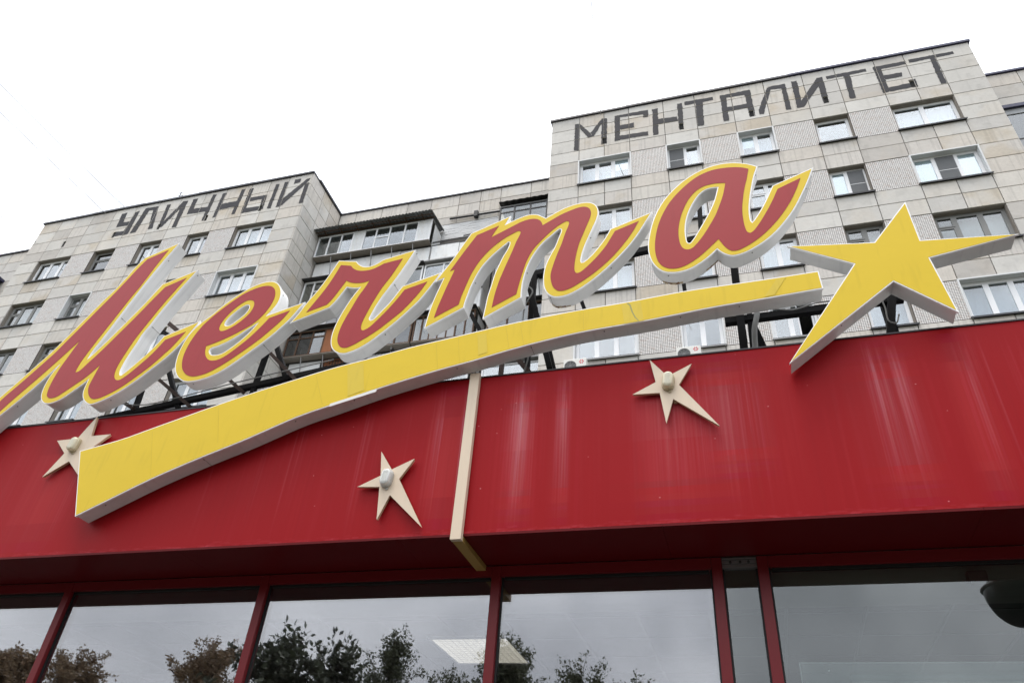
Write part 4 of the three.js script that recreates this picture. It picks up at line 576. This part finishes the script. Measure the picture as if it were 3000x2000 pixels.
function balcony(x0, x1, k, o) {
  const y = 24.88 - ST * k, t = group('balcony', [(x0 + x1) / 2, y - 1.3, CZ], bld);
  mesh('slab', uvBox(box(x0 + 0.02, x1 - 0.02, y - 1.32, y - 1.18, CZ, PZ - 0.02), 3), M.reveal, t);
  // parapet
  if (o.parapet === 'ribbed') mesh('parapet', ribbed(x0, x1, y - 1.15, y - 0.16, PZ), M.greysheet, t);
  else if (o.parapet === 'whiteRibbed') mesh('parapet', ribbed(x0, x1, y - 1.15, y - 0.16, PZ, 0.13), M.whitesheet, t);
  else if (o.parapet === 'lattice') {
    mesh('parapet', uvBox(box(x0 + 0.25, lerp(x0, x1, 0.3), y - 1.15, y - 0.12, PZ - 0.02, PZ), 2), M.whitesheet, t);
    const b = []; const a = lerp(x0, x1, 0.32), e = lerp(x0, x1, 0.5), r = rngOf(8); for (let i = 0; i < 9; i++) b.push(box(lerp(a, e, i / 8) - 0.008, lerp(a, e, i / 8) + 0.008, y - 1.15, y + 0.1 + (i % 2) * 0.08, PZ - 0.012, PZ + 0.004)); for (let i = 0; i < 22; i++) b.push(uvBox(new THREE.TorusGeometry(0.07, 0.012, 6, 14)).translate(lerp(a, e, r()), y - 1.1 + r() * 0.9, PZ - 0.008)); b.push(box(a, e, y - 0.16, y - 0.13, PZ - 0.015, PZ + 0.008));
    mesh('lattice', b, M.rust, t).userData.label = 'rusty ornamental lattice';
    mesh('rust_sheet', uvBox(box(a, e, y - 1.15, y - 0.2, PZ - 0.06, PZ - 0.05), 2), M.brownwood, t);
    mesh('parapet', ribbed(lerp(x0, x1, 0.5) + 0.02, x1, y - 1.15, y - 0.14, PZ, 0.13), M.whitesheet, t);
  } else for (let i = 0, n = o.sheets ?? 3; i < n; i++) mesh('parapet', uvBox(box(lerp(x0, x1, i / n) + 0.012, lerp(x0, x1, (i + 1) / n) - 0.012, y - 1.15, y - 0.14 - (i % 2) * 0.012, PZ - 0.02, PZ - (i % 2) * 0.008), 2, i * 0.37, k * 0.21), i === o.dark ? M.greysheet : M.whitesheet, t);
  mesh('rail', box(x0, x1, y - 0.13, y - 0.085, PZ - 0.05, PZ + 0.01), M.darkmetal, t);
  mesh('end_wall', [uvBox(box(x1 - 0.03, x1, y - 1.15, y + (o.open ? -0.14 : 1.3), CZ + 0.01, PZ - 0.07), 2)], o.endMat ?? M.whitesheet, t);
  if (!o.open) {
    mesh('base_tray', [uvBox(box(x0, x1, y - 0.05, y - 0.02, CZ + 0.4, GZ), 2), box(x0, x1, y - 0.018, y + 0.012, GZ - 0.1, GZ + 0.03)], M.reveal, t);
    const st = []; for (let x = x0 + 0.9; x < x1; x += 1.0) { st.push(bar(V(x, y - 0.05, GZ - 0.03), V(x + 0.05, y - 1.05, PZ + 0.03), 0.03)); } for (const q of st) mesh('strut', q, M.sillLight, t);
    glazing(t, x0, x1, y + 0.012, y + 1.3, GZ, o.xs, o);
    mesh('ceiling', box(x0, x1, y + 1.32, y + 1.36, CZ, GZ - 0.02), M.ceiling, t);
    mesh('inner_wall', uvBox(box(x0, x1, y - 1.15, y + 1.3, CZ + 0.004, CZ + 0.02), 3), o.inner ?? M.reveal, t);
  }
  if (o.roof === 'corrugated') { mesh('roof', corrugated(x0 - 0.12, x1 + 0.12, y + 1.41, GZ + 0.46, y + 1.64, CZ + 0.01, 0.16, 0.022), M.corrug, t); const rf = [box(x0 - 0.1, x1 + 0.1, y + 1.35, y + 1.388, GZ + 0.02, GZ + 0.06), box(x0 - 0.1, x1 + 0.1, y + 1.34, y + 1.37, GZ + 0.24, GZ + 0.27)]; for (let i = 0; i < 7; i++) rf.push(bar(V(lerp(x0, x1, (i + 0.5) / 7), y + 1.31, GZ - 0.02), V(lerp(x0, x1, (i + 0.5) / 7), y + 1.36, GZ + 0.36), 0.035)); mesh('rafter', rf, M.brownwood, t); }
  else if (o.roof === 'awning') mesh('roof', box(x0 - 0.08, x1 + 0.06, y + 1.36, y + 1.385, CZ, GZ + 0.22), M.darkmetal, t);
  else if (o.roof === 'light') mesh('roof', box(x0 - 0.06, x1 + 0.04, y + 1.362, y + 1.42, CZ, GZ + 0.16), M.sillLight, t);
  else if (o.roof === 'ribs') mesh('roof', corrugated(x0 - 0.05, x1 + 0.02, y + 1.5, GZ + 0.14, y + 1.66, CZ + 0.01, 0.3, 0.014), M.darkmetal, t);
  return t;
}
const bA = LR + 0.12, bB = -11.48, bC = -8.85, bD = -8.32, bE = RX - 0.02;
balcony(bA, bB, 0, { xs: [0.105, 0.215, 0.32, 0.42, 0.525, 0.535 + 0.11, 0.655 + 0.12, 0.885], solid: [3, 8], roof: 'corrugated', sheets: 4, transom: 0.52, tcols: [5] });
balcony(bA, bB, 1, { xs: [0.09, 0.19, 0.3, 0.42, 0.55, 0.7, 0.85], roof: 'awning', sheets: 4, dark: 1, transom: 0.55, tcols: [1], pane: M.paneOld });
balcony(bA, bB, 2, { xs: [0.1, 0.21, 0.31, 0.4, 0.52, 0.64, 0.76, 0.88], mat: M.brownwood, w: 0.065, solid: [3], solidMat: M.rust, transom: 0.72, pane: M.paneDark, parapet: 'lattice', roof: 'awning' });
balcony(bA, bB, 3, { xs: [0.2, 0.4, 0.6, 0.8], roof: 'light', parapet: 'whiteRibbed' });
balcony(bB + 0.06, bC, 0, { open: 1, sheets: 2 });
balcony(bB + 0.06, bC, 1, { xs: [0.34, 0.67], roof: 'light', parapet: 'whiteRibbed' });
balcony(bB + 0.06, bC, 2, { xs: [0.14, 0.28, 0.42, 0.56, 0.7, 0.85], mat: M.brownwood, w: 0.06, solid: [2, 3, 4], solidMat: M.greysheet, roof: 'awning', parapet: 'ribbed', pane: M.paneOld });
balcony(bB + 0.06, bC, 3, { xs: [0.25, 0.5, 0.75], roof: 'light' });
balcony(bD, bE, 0, { xs: [0.25, 0.52, 0.79], mat: M.darkmetal, w: 0.06, transom: 0.72, roof: 'ribs', pane: M.paneOld });
balcony(bD, bE, 1, { xs: [0.3, 0.62], mat: M.darkmetal, roof: 'awning', pane: M.paneDark });
balcony(bD, bE, 2, { xs: [0.3, 0.62], mat: M.brownwood, roof: 'awning', pane: M.paneDark });
balcony(bD, bE, 3, { xs: [0.3, 0.62], roof: 'light' });
// small rail in front of the open balcony
mesh('handrail', [bar(V(bB + 0.05, 24.98, PZ), V(bC, 25.05, PZ), 0.03), bar(V(bB + 0.05, 24.9, PZ + 0.02), V(bC, 24.97, PZ + 0.02), 0.02), bar(V(bC - 1.2, 25.22, PZ - 0.1), V(bC - 0.2, 25.26, PZ - 0.1), 0.04)], M.darkmetal, bld);

// ---- facade panels: the ones that show largest are parts, the rest are joined
{
  camera.updateMatrixWorld(true); camera.updateProjectionMatrix(); const v = V(0, 0, 0);
  for (const p of panels) {
    p.g.computeBoundingBox(); const b = p.g.boundingBox, pt = []; for (const [x, y, z] of [[b.min.x, b.min.y, b.min.z], [b.max.x, b.min.y, b.max.z], [b.max.x, b.max.y, b.max.z], [b.min.x, b.max.y, b.min.z]]) { v.set(x, y, z).project(camera); pt.push([clamp(v.x, -1, 1), clamp(v.y, -1, 1)]); }
    p.a = Math.abs(area(pt)) * (b.max.y < 12.6 ? 0 : 1);
  }
  const order = [...panels].sort((a, b) => b.a - a.a); order.slice(0, 296).forEach((p) => mesh('facade_panel', p.g, p.m, bld));
  const rest = new Map(); for (const p of order.slice(296)) { if (!rest.has(p.m)) rest.set(p.m, []); rest.get(p.m).push(p.g); }
  let i = 0; for (const [m, gs] of rest) { if (i++ > 7) break; mesh('small_facade_panels', gs, m, bld).userData.kind = 'stuff'; }
}
// ---- painted letters, cut at the panel joints
const PAINT_RIGHT = [
   [[[-4.64,28.43],[-4.43,28.42],[-4.43,26.67],[-4.65,26.7]],[[-4.43,28.4],[-3.98,27.66],[-3.86,27.36],[-4.05,27.36],[-4.42,28.05]],[[-3.98,27.65],[-3.51,28.44],[-3.49,28.14],[-3.86,27.36]],[[-3.51,28.46],[-3.28,28.44],[-3.3,26.76],[-3.53,26.77]]] , // М
   [[[-2.96,28.48],[-2.74,28.47],[-2.77,26.82],[-2.97,26.83]],[[-2.75,28.48],[-1.58,28.47],[-1.59,28.21],[-2.75,28.33]],[[-1.78,28.26],[-1.58,28.25],[-1.59,28.01],[-1.79,28.04]],[[-2.75,27.79],[-2.17,27.79],[-2.18,27.49],[-2.76,27.53]],[[-2.77,27.12],[-1.63,27.06],[-1.63,26.82],[-2.77,26.85]]] , // Е
   [[[-1.41,28.44],[-1.18,28.44],[-1.23,26.75],[-1.44,26.76]],[[-0.4,28.49],[-0.2,28.49],[-0.23,26.82],[-0.42,26.83]],[[-1.22,27.73],[-0.44,27.67],[-0.43,27.35],[-1.23,27.43]]] , // Н
   [[[-0.11,28.54],[1.02,28.5],[1.01,28.3],[-0.1,28.29]],[[0.33,28.54],[0.61,28.5],[0.55,26.8],[0.29,26.83]]] , // Т
   [[[1.3,28.49],[2.45,28.51],[2.43,28.23],[1.51,28.28],[1.29,28.27]],[[1.3,28.47],[1.52,28.32],[1.49,26.81],[1.29,26.82]],[[2.23,28.28],[2.46,28.48],[2.47,26.81],[2.25,26.81]],[[1.46,27.65],[2.26,27.64],[2.27,27.39],[1.48,27.41]]] , // А
   [[[3.13,28.46],[3.77,28.46],[3.75,28.16],[3.16,28.28]],[[3.1,28.43],[3.23,28.27],[2.85,27.07],[2.63,27.12]],[[2.63,27.13],[2.85,27.08],[2.79,26.83],[2.63,26.83]],[[3.62,28.42],[3.78,28.44],[3.79,26.81],[3.59,26.8]]] , // Л
   [[[4.01,28.51],[4.23,28.5],[4.2,26.8],[3.99,26.79]],[[3.99,26.81],[4.24,26.8],[5.15,28.23],[4.97,28.44],[4.22,27.24]],[[4.94,28.42],[5.15,28.43],[5.15,26.82],[4.93,26.8]]] , // И
   [[[5.29,28.42],[6.72,28.43],[6.71,28.25],[5.29,28.22]],[[5.89,28.38],[6.12,28.36],[6.05,26.78],[5.85,26.78]]] , // Т
   [[[6.96,28.44],[8.13,28.43],[8.1,28.23],[6.96,28.22]],[[6.96,28.43],[7.22,28.41],[7.22,26.78],[6.99,26.75]],[[7.2,27.8],[7.83,27.78],[7.81,27.54],[7.23,27.54]],[[7.22,27.02],[7.97,27.06],[7.97,26.79],[7.22,26.77]],[[7.94,27.24],[8.18,27.24],[8.17,26.76],[7.97,26.77]]] , // Е
   [[[8.21,28.47],[9.74,28.47],[9.74,28.3],[8.21,28.27]],[[8.92,28.48],[9.08,28.48],[9.09,26.68],[8.89,26.67]]] , // Т
];
const PAINT_LEFT = [
   [[[-28.03,28.53],[-27.7,28.54],[-27.61,27.58],[-27.92,27.54]],[[-27.93,27.55],[-27.96,27.84],[-27.16,27.81],[-27.1,27.53]],[[-27.16,28.45],[-26.93,28.5],[-26.92,26.87],[-27.29,27.0]],[[-27.86,27.17],[-27.18,27.14],[-26.93,26.86],[-27.76,26.86]]] , // У
   [[[-26.63,28.62],[-25.84,28.58],[-25.8,28.37],[-26.49,28.37]],[[-26.62,28.6],[-26.3,28.57],[-26.48,26.88],[-26.81,26.89]],[[-26.12,28.57],[-25.84,28.58],[-25.51,26.93],[-25.77,26.93]]] , // Л
   [[[-25.32,28.57],[-25.1,28.57],[-24.99,26.96],[-25.2,26.9]],[[-25.09,26.89],[-24.96,26.93],[-24.1,28.58],[-24.4,28.6],[-25.07,27.21]],[[-24.39,28.58],[-24.09,28.57],[-24.09,26.73],[-24.33,26.74]]] , // И
   [[[-23.81,28.59],[-23.53,28.6],[-23.52,27.69],[-23.78,27.54]],[[-23.81,27.88],[-22.67,27.81],[-22.6,27.47],[-23.78,27.53]],[[-22.71,28.66],[-22.49,28.65],[-22.5,26.84],[-22.71,26.85]]] , // Ч
   [[[-22.13,28.62],[-21.89,28.63],[-21.94,26.91],[-22.12,26.92]],[[-21.08,28.64],[-20.86,28.63],[-20.9,26.88],[-21.09,26.9]],[[-21.97,27.82],[-20.98,27.84],[-20.95,27.45],[-21.98,27.43]]] , // Н
   [[[-20.61,28.59],[-20.39,28.57],[-20.37,26.86],[-20.58,26.87]],[[-20.35,27.9],[-19.46,27.87],[-19.44,27.64],[-20.32,27.63]],[[-19.66,27.89],[-19.44,27.87],[-19.39,26.88],[-19.61,26.87]],[[-20.45,27.17],[-19.63,27.13],[-19.61,26.87],[-20.53,26.87]],[[-19.16,28.53],[-18.96,28.53],[-18.96,26.86],[-19.16,26.87]]] , // Ы
   [[[-18.71,28.58],[-18.5,28.56],[-18.5,26.84],[-18.7,26.85]],[[-18.64,26.84],[-18.49,27.37],[-17.5,28.52],[-17.29,28.53],[-17.5,28.1],[-18.41,26.9]],[[-17.52,28.16],[-17.3,28.21],[-17.29,26.81],[-17.5,26.81]],[[-18.15,28.62],[-17.84,28.61],[-17.84,28.34],[-18.15,28.32]]] , // Й
];
function clipRect(poly, x0, x1, y0, y1) {
  for (const [ax, lim, s] of [[0, x0, 1], [0, x1, -1], [1, y0, 1], [1, y1, -1]]) {
    const out = []; for (let i = 0; i < poly.length; i++) { const a = poly[i], b = poly[(i + 1) % poly.length], da = (a[ax] - lim) * s, db = (b[ax] - lim) * s; if (da >= 0) out.push(a); if ((da > 0 && db < 0) || (da < 0 && db > 0)) { const t = da / (da - db); out.push([lerp(a[0], b[0], t), lerp(a[1], b[1], t)]); } } poly = out; if (poly.length < 3) return [];
  } return poly;
}
function rough(poly, r) { const out = []; for (let i = 0; i < poly.length; i++) { const a = poly[i], b = poly[(i + 1) % poly.length], L = Math.hypot(b[0] - a[0], b[1] - a[1]), n = Math.max(1, Math.round(L / 0.09)); for (let k = 0; k < n; k++) out.push([lerp(a[0], b[0], k / n) + (r() - 0.5) * 0.028, lerp(a[1], b[1], k / n) + (r() - 0.5) * 0.028]); } return out; }
function paintWord(word, X0, sx, zf, seed) {
  const X = COLS.map((c) => X0 + c * sx), Y = [ROOF, ROOF - 0.74, ROOF - 1.47, ROOF - 2.2, W0], r = rngOf(seed);
  const vents = VENTS.map((v) => X0 + v * sx);
  for (const strokes of word) {
    const gs = []; strokes.forEach((s, si) => {
      const q = rough(s, r);
      for (let i = 0; i < X.length - 1; i++) for (let j = 0; j < 4; j++) {
        const x0 = X[i] + 0.018, x1 = X[i + 1] - 0.018, y0 = Y[j + 1] + 0.018, y1 = Y[j] - 0.018, cells = j === 2 ? [] : [[x0, x1, y0, y1]];
        if (j === 2) { let a = x0; for (const v of vents) if (v + 0.09 > x0 && v - 0.09 < x1) { if (v - 0.09 > a) cells.push([a, v - 0.09, y0, y1]); cells.push([Math.max(a, v - 0.09), Math.min(x1, v + 0.09), 27.195, y1], [Math.max(a, v - 0.09), Math.min(x1, v + 0.09), y0, 26.785]); a = v + 0.09; } if (a < x1) cells.push([a, x1, y0, y1]); }
        for (const [a, b, c, d] of cells) { if (b - a < 0.01 || d - c < 0.01) continue; const p = clipRect(q, a, b, c, d); if (p.length > 2 && Math.abs(area(p)) > 1e-4) gs.push(uvBox(new THREE.ShapeGeometry(shapeOf(p)).translate(0, 0, zf + 0.004 + si * 0.0015), 3)); }
      }
    });
    if (gs.length) mesh('painted_letter', gs, M.paint, bld);
  }
}
paintWord(PAINT_RIGHT, RX, 1, RZ, 61); paintWord(PAINT_LEFT, LX, LS, LZ, 62);

// ---- air conditioners, antenna, wires
function airCon(x, y, label) {
  const t = group('air_conditioner', [x, y, RZ + 0.2]); tag(t, label, 'air conditioner');
  const b = (n, g, m) => mesh(n, g, m, t), z = RZ + 0.36;
  b('casing', uvBox(new RoundedBoxGeometry(0.74, 0.52, 0.26, 3, 0.02).translate(x, y, RZ + 0.23)), std([0.66, 0.65, 0.61], 0.5));
  b('fan_recess', new THREE.CylinderGeometry(0.19, 0.19, 0.012, 32).rotateX(Math.PI / 2).translate(x - 0.14, y, z + 0.004), std([0.06, 0.06, 0.06], 0.8));
  const gr = []; for (let i = 1; i <= 7; i++) gr.push(uvBox(new THREE.TorusGeometry(i * 0.0265, 0.0035, 6, 28)).translate(x - 0.14, y, z + 0.014)); for (let i = 0; i < 8; i++) gr.push(bar(V(x - 0.14, y, z + 0.014), V(x - 0.14 + Math.cos(i * 0.785) * 0.19, y + Math.sin(i * 0.785) * 0.19, z + 0.014), 0.006)); b('grille', gr, std([0.3, 0.3, 0.3], 0.5));
  for (let i = 0; i < 6; i++) { const a = i * Math.PI / 3, s = new THREE.Shape(); s.ellipse(0, 0, 0.026, 0.02, 0, Math.PI * 2); b('emblem', uvBox(new THREE.ExtrudeGeometry(s, { depth: 0.003, bevelEnabled: false, curveSegments: 6 })).translate(0.055, 0, 0).rotateZ(a).translate(x + 0.215, y + 0.13, z + 0.0005), std([0.55, 0.02, 0.04], 0.5)); }
  b('wall_bracket', [box(x - 0.28, x - 0.25, y - 0.29, y - 0.262, RZ, RZ + 0.38), box(x + 0.25, x + 0.28, y - 0.29, y - 0.262, RZ, RZ + 0.38)], M.sillLight);
}
airCon(-4.33, 15.60, 'white air conditioner with red petal emblem, near the inner corner of the facade');
airCon(-0.81, 15.60, 'white air conditioner with red petal emblem, below a window above the cream star');
{
  const t = group('roof_antenna', [-25.2, ROOF, LZ - 0.3]); tag(t, 'small metal antenna mast on the left roof edge', 'antenna');
  mesh('mast', rod(V(-25.2, ROOF, LZ - 0.3), V(-25.2, ROOF + 0.95, LZ - 0.3), 0.02), M.darkmetal, t); for (const h of [0.5, 0.68, 0.86]) mesh('element', rod(V(-25.32, ROOF + h, LZ - 0.25), V(-25.05, ROOF + h + 0.04, LZ - 0.35), 0.014), M.darkmetal, t);
}
const wireMat = std([0.35, 0.35, 0.36], 0.6);
const wire = (a, b, sag, r, label) => { const m = a.clone().lerp(b, 0.5); m.y -= sag; tag(mesh('overhead_wire', tube([a, a.clone().lerp(m, 0.5).add(V(0, -sag * 0.25, 0)), m, b.clone().lerp(m, 0.5).add(V(0, -sag * 0.25, 0)), b], r, 40, 6), wireMat), label, 'wire'); };
wire(V(-3.52, 28.6, RZ + 0.1), V(-1.4, 33, 6), 0.3, 0.015, 'thin overhead wire from the right roof edge up across the sky');
wire(V(-27.9, ROOF, LZ), V(-26, 26, 14), 0.4, 0.018, 'upper of the two thin overhead wires reaching the left roof');
wire(V(-29.2, ROOF, LZ), V(-24, 23.5, 12), 0.4, 0.018, 'lower of the two thin overhead wires reaching the left roof');
wire(V(-33.0, 27.6, LZ), V(-24, 19, 8), 0.3, 0.018, 'thin overhead wire ending at the left corner of the building');

// ------------------------------------------------------------------ trees across the pavement, seen mirrored in the shop windows
const barkMat = std([0.10, 0.085, 0.07], 0.95, { map: concreteMap });
function tree(label, category, x, z, h, spread, o = {}) {
  const r = rngOf(o.seed ?? 1), t = group(category === 'shrub' ? 'shrub' : 'tree', [x, -0.1, z]); tag(t, label, category);
  const limbs = [], th = h * (o.bare ?? 0.3), r0 = h * 0.018 + 0.03;
  const base = V(x, -0.1, z), top = V(x + (r() - 0.5) * 0.4, h * 0.82, z + (r() - 0.5) * 0.4);
  limbs.push(rod(base, base.clone().lerp(top, 0.5), r0, r0 * 0.7), rod(base.clone().lerp(top, 0.5), top, r0 * 0.7, r0 * 0.15));
  const nL = o.limbs ?? 26;
  const twigs = [];
  for (let i = 0; i < nL; i++) {
    const k = (i + r() * 0.8) / nL, y = lerp(th, h * 0.8, k), a = i * 2.4 + r(), prof = Math.sin(Math.PI * clamp(0.25 + 0.72 * k)) ** (o.pow ?? 0.9), L = spread * prof * (0.5 + 0.6 * r()), s = base.clone().lerp(top, y / (h * 0.82 + 0.1)), e = V(s.x + Math.cos(a) * L, y + L * (0.35 + r() * 0.4), s.z + Math.sin(a) * L); e.y = Math.min(e.y, h * 0.93);
    limbs.push(rod(s, e, r0 * 0.32 * (1.2 - k), 0.014, 6));
    for (let q = 0; q < 7; q++) { const f = 0.3 + 0.7 * (q + r()) / 7, p = s.clone().lerp(e, Math.min(1, f)), tl = 0.3 + r() * 0.65, d = V((r() - 0.5) * 1.6 + Math.cos(a) * 0.5, 0.25 + r() * 0.8, (r() - 0.5) * 1.6 + Math.sin(a) * 0.5).normalize(), p2 = p.clone().addScaledVector(d, tl); p2.y = Math.min(p2.y, h); limbs.push(rod(p, p2, 0.009, 0.003, 4)); twigs.push([p, p2]); }
  }
  for (let q = 0; q < 16; q++) { const p = base.clone().lerp(top, 0.65 + 0.35 * q / 16), p2 = p.clone().add(V((r() - 0.5) * 0.9, 0.2 + r() * 0.6, (r() - 0.5) * 0.9)); p2.y = Math.min(p2.y, h * 1.02); limbs.push(rod(p, p2, 0.012, 0.003, 4)); twigs.push([p, p2]); }
  mesh('trunk', limbs, barkMat, t);
  const n = o.leaves ?? 7000, len = o.len ?? 0.09, wid = o.wid ?? 0.05, q = new THREE.Object3D(), pos = [], col = [], vv = V(0, 0, 0), LEAF = o.big ? [[0, 0, 0], [0.5, 0.4, 0.05], [0, 1, -0.05], [-0.5, 0.4, 0.05], [0.32, 0.75, 0.02], [-0.32, 0.75, 0.02]] : [[0, 0, 0], [0.5, 0.45, 0.04], [0, 1, -0.04], [-0.5, 0.45, 0.04]], FI = o.big ? [0, 1, 3, 1, 4, 3, 3, 4, 5, 4, 2, 5] : [0, 1, 3, 1, 2, 3];
  const cl = (o.clump ?? 0.3) * 0.36;
  for (let i = 0; i < n; i++) { const tw = twigs[Math.floor(r() * twigs.length)], p = tw[0].clone().lerp(tw[1], 0.1 + 0.92 * r()), g1 = () => (r() + r() + r() - 1.5) * cl; q.position.set(p.x - x + g1(), p.y + 0.1 + g1() * 0.8, p.z - z + g1()); q.rotation.set(r() * 6.28, r() * 6.28, r() * 6.28); q.scale.setScalar(0.6 + r() * 0.7); q.updateMatrix(); const k = 0.65 + 0.6 * r(), cc = [k, k * (0.92 + r() * 0.12), k * 0.9]; for (const f of FI) { vv.set(LEAF[f][0] * wid, LEAF[f][1] * len, LEAF[f][2] * len).applyMatrix4(q.matrix); pos.push(vv.x, vv.y, vv.z); col.push(...cc); } }
  const g = new THREE.BufferGeometry(); g.setAttribute('position', new THREE.Float32BufferAttribute(pos, 3)); g.setAttribute('color', new THREE.Float32BufferAttribute(col, 3)); g.computeVertexNormals(); const m = new THREE.Mesh(g, o.mat); m.name = 'crown'; m.castShadow = m.receiveShadow = true; t.add(m); return t;
}
const leafMat = (c) => phys(c, 0.8, { transmission: 0.3, side: THREE.DoubleSide, vertexColors: true });
const LG = leafMat([0.13, 0.145, 0.085]), LD = leafMat([0.095, 0.11, 0.075]), LB = leafMat([0.30, 0.215, 0.14]);
tree('brownish round tree opposite the first shop window, leftmost of the row', 'tree', -23.6, 14.4, 8.88, 2.6, { mat: LB, seed: 11, leaves: 30000, len: 0.12, wid: 0.07, limbs: 44 });
tree('slim brownish tree opposite the first shop windows, second from the left', 'tree', -20.2, 14.0, 8.66, 1.6, { mat: LB, seed: 12, leaves: 20000, len: 0.1, limbs: 40 });
tree('brownish autumn tree opposite the second shop window, third from the left', 'tree', -15.6, 14.2, 8.99, 2.0, { mat: LB, seed: 13, leaves: 26000, len: 0.1, limbs: 44 });
tree('tall large leaved shrub close opposite the third shop window', 'shrub', -10.1, 9.2, 7.34, 1.5, { mat: LD, seed: 14, leaves: 6500, len: 0.17, wid: 0.085, big: 1, bare: 0.15, clump: 0.3, limbs: 46 });
tree('large leaved shrub with pointed shoots, right of the taller shrub', 'shrub', -8.75, 9.4, 7.24, 1.3, { mat: LD, seed: 15, leaves: 6500, len: 0.16, wid: 0.08, big: 1, bare: 0.15, clump: 0.28, limbs: 46 });
tree('dark narrow upright tree mirrored beside the lit ceiling light', 'tree', -9.7, 14.2, 9.21, 1.0, { mat: LG, seed: 16, leaves: 20000, len: 0.09, pow: 1.3, bare: 0.15, limbs: 40, clump: 0.36 });
tree('low spreading tree right of the narrow upright tree', 'tree', -8.3, 15.2, 8.11, 1.6, { mat: LG, seed: 17, leaves: 22000, limbs: 40 });
tree('dark green tree mirrored at the left of the fourth shop window', 'tree', -6.3, 14.0, 9.10, 1.2, { mat: LG, seed: 18, leaves: 24000, pow: 1.3, limbs: 44, clump: 0.36 });
tree('small open crowned tree mirrored low in the middle of the fourth window', 'tree', -4.2, 14.3, 8.33, 1.2, { mat: LG, seed: 19, leaves: 12000, clump: 0.3, limbs: 36 });
tree('small open crowned tree right of the one low in the fourth window', 'tree', -3.0, 14.6, 7.90, 1.0, { mat: LG, seed: 20, leaves: 10000, clump: 0.3, limbs: 34 });

{ // dense belt of greenery along the far side of the street, behind the photographer
  const r = rngOf(77), pos = [], col = [], q = new THREE.Object3D(), v = V(0, 0, 0), wave = fbm(14, 2, 3, 66);
  for (let i = 0; i < 60000; i++) {
    const x = -60 + r() * 95, top = 7.0 + 1.5 * wave((x + 60) / 95, 0.3); q.position.set(x, top * (1 - r() ** 1.6), 22.5 + r() * 3.5); q.rotation.set(r() * 6.28, r() * 6.28, r() * 6.28); q.scale.setScalar(0.24 + r() * 0.26); q.updateMatrix(); const k = 0.6 + r() * 0.7;
    for (const p of [[0, 0, 0], [0.5, 0.45, 0.04], [-0.5, 0.45, 0.04], [0.5, 0.45, 0.04], [0, 1, -0.04], [-0.5, 0.45, 0.04]]) { v.set(...p).applyMatrix4(q.matrix); pos.push(v.x, v.y, v.z); col.push(k, k, k * 0.9); }
  }
  const g = new THREE.BufferGeometry(); g.setAttribute('position', new THREE.Float32BufferAttribute(pos, 3)); g.setAttribute('color', new THREE.Float32BufferAttribute(col, 3)); g.computeVertexNormals();
  const m = mesh('tree_belt', g, leafMat([0.06, 0.08, 0.035])); m.userData.kind = 'stuff'; tag(m, 'dense belt of green trees and bushes across the street', 'trees');
}
scene.updateMatrixWorld(true);
renderer.render(scene, camera);
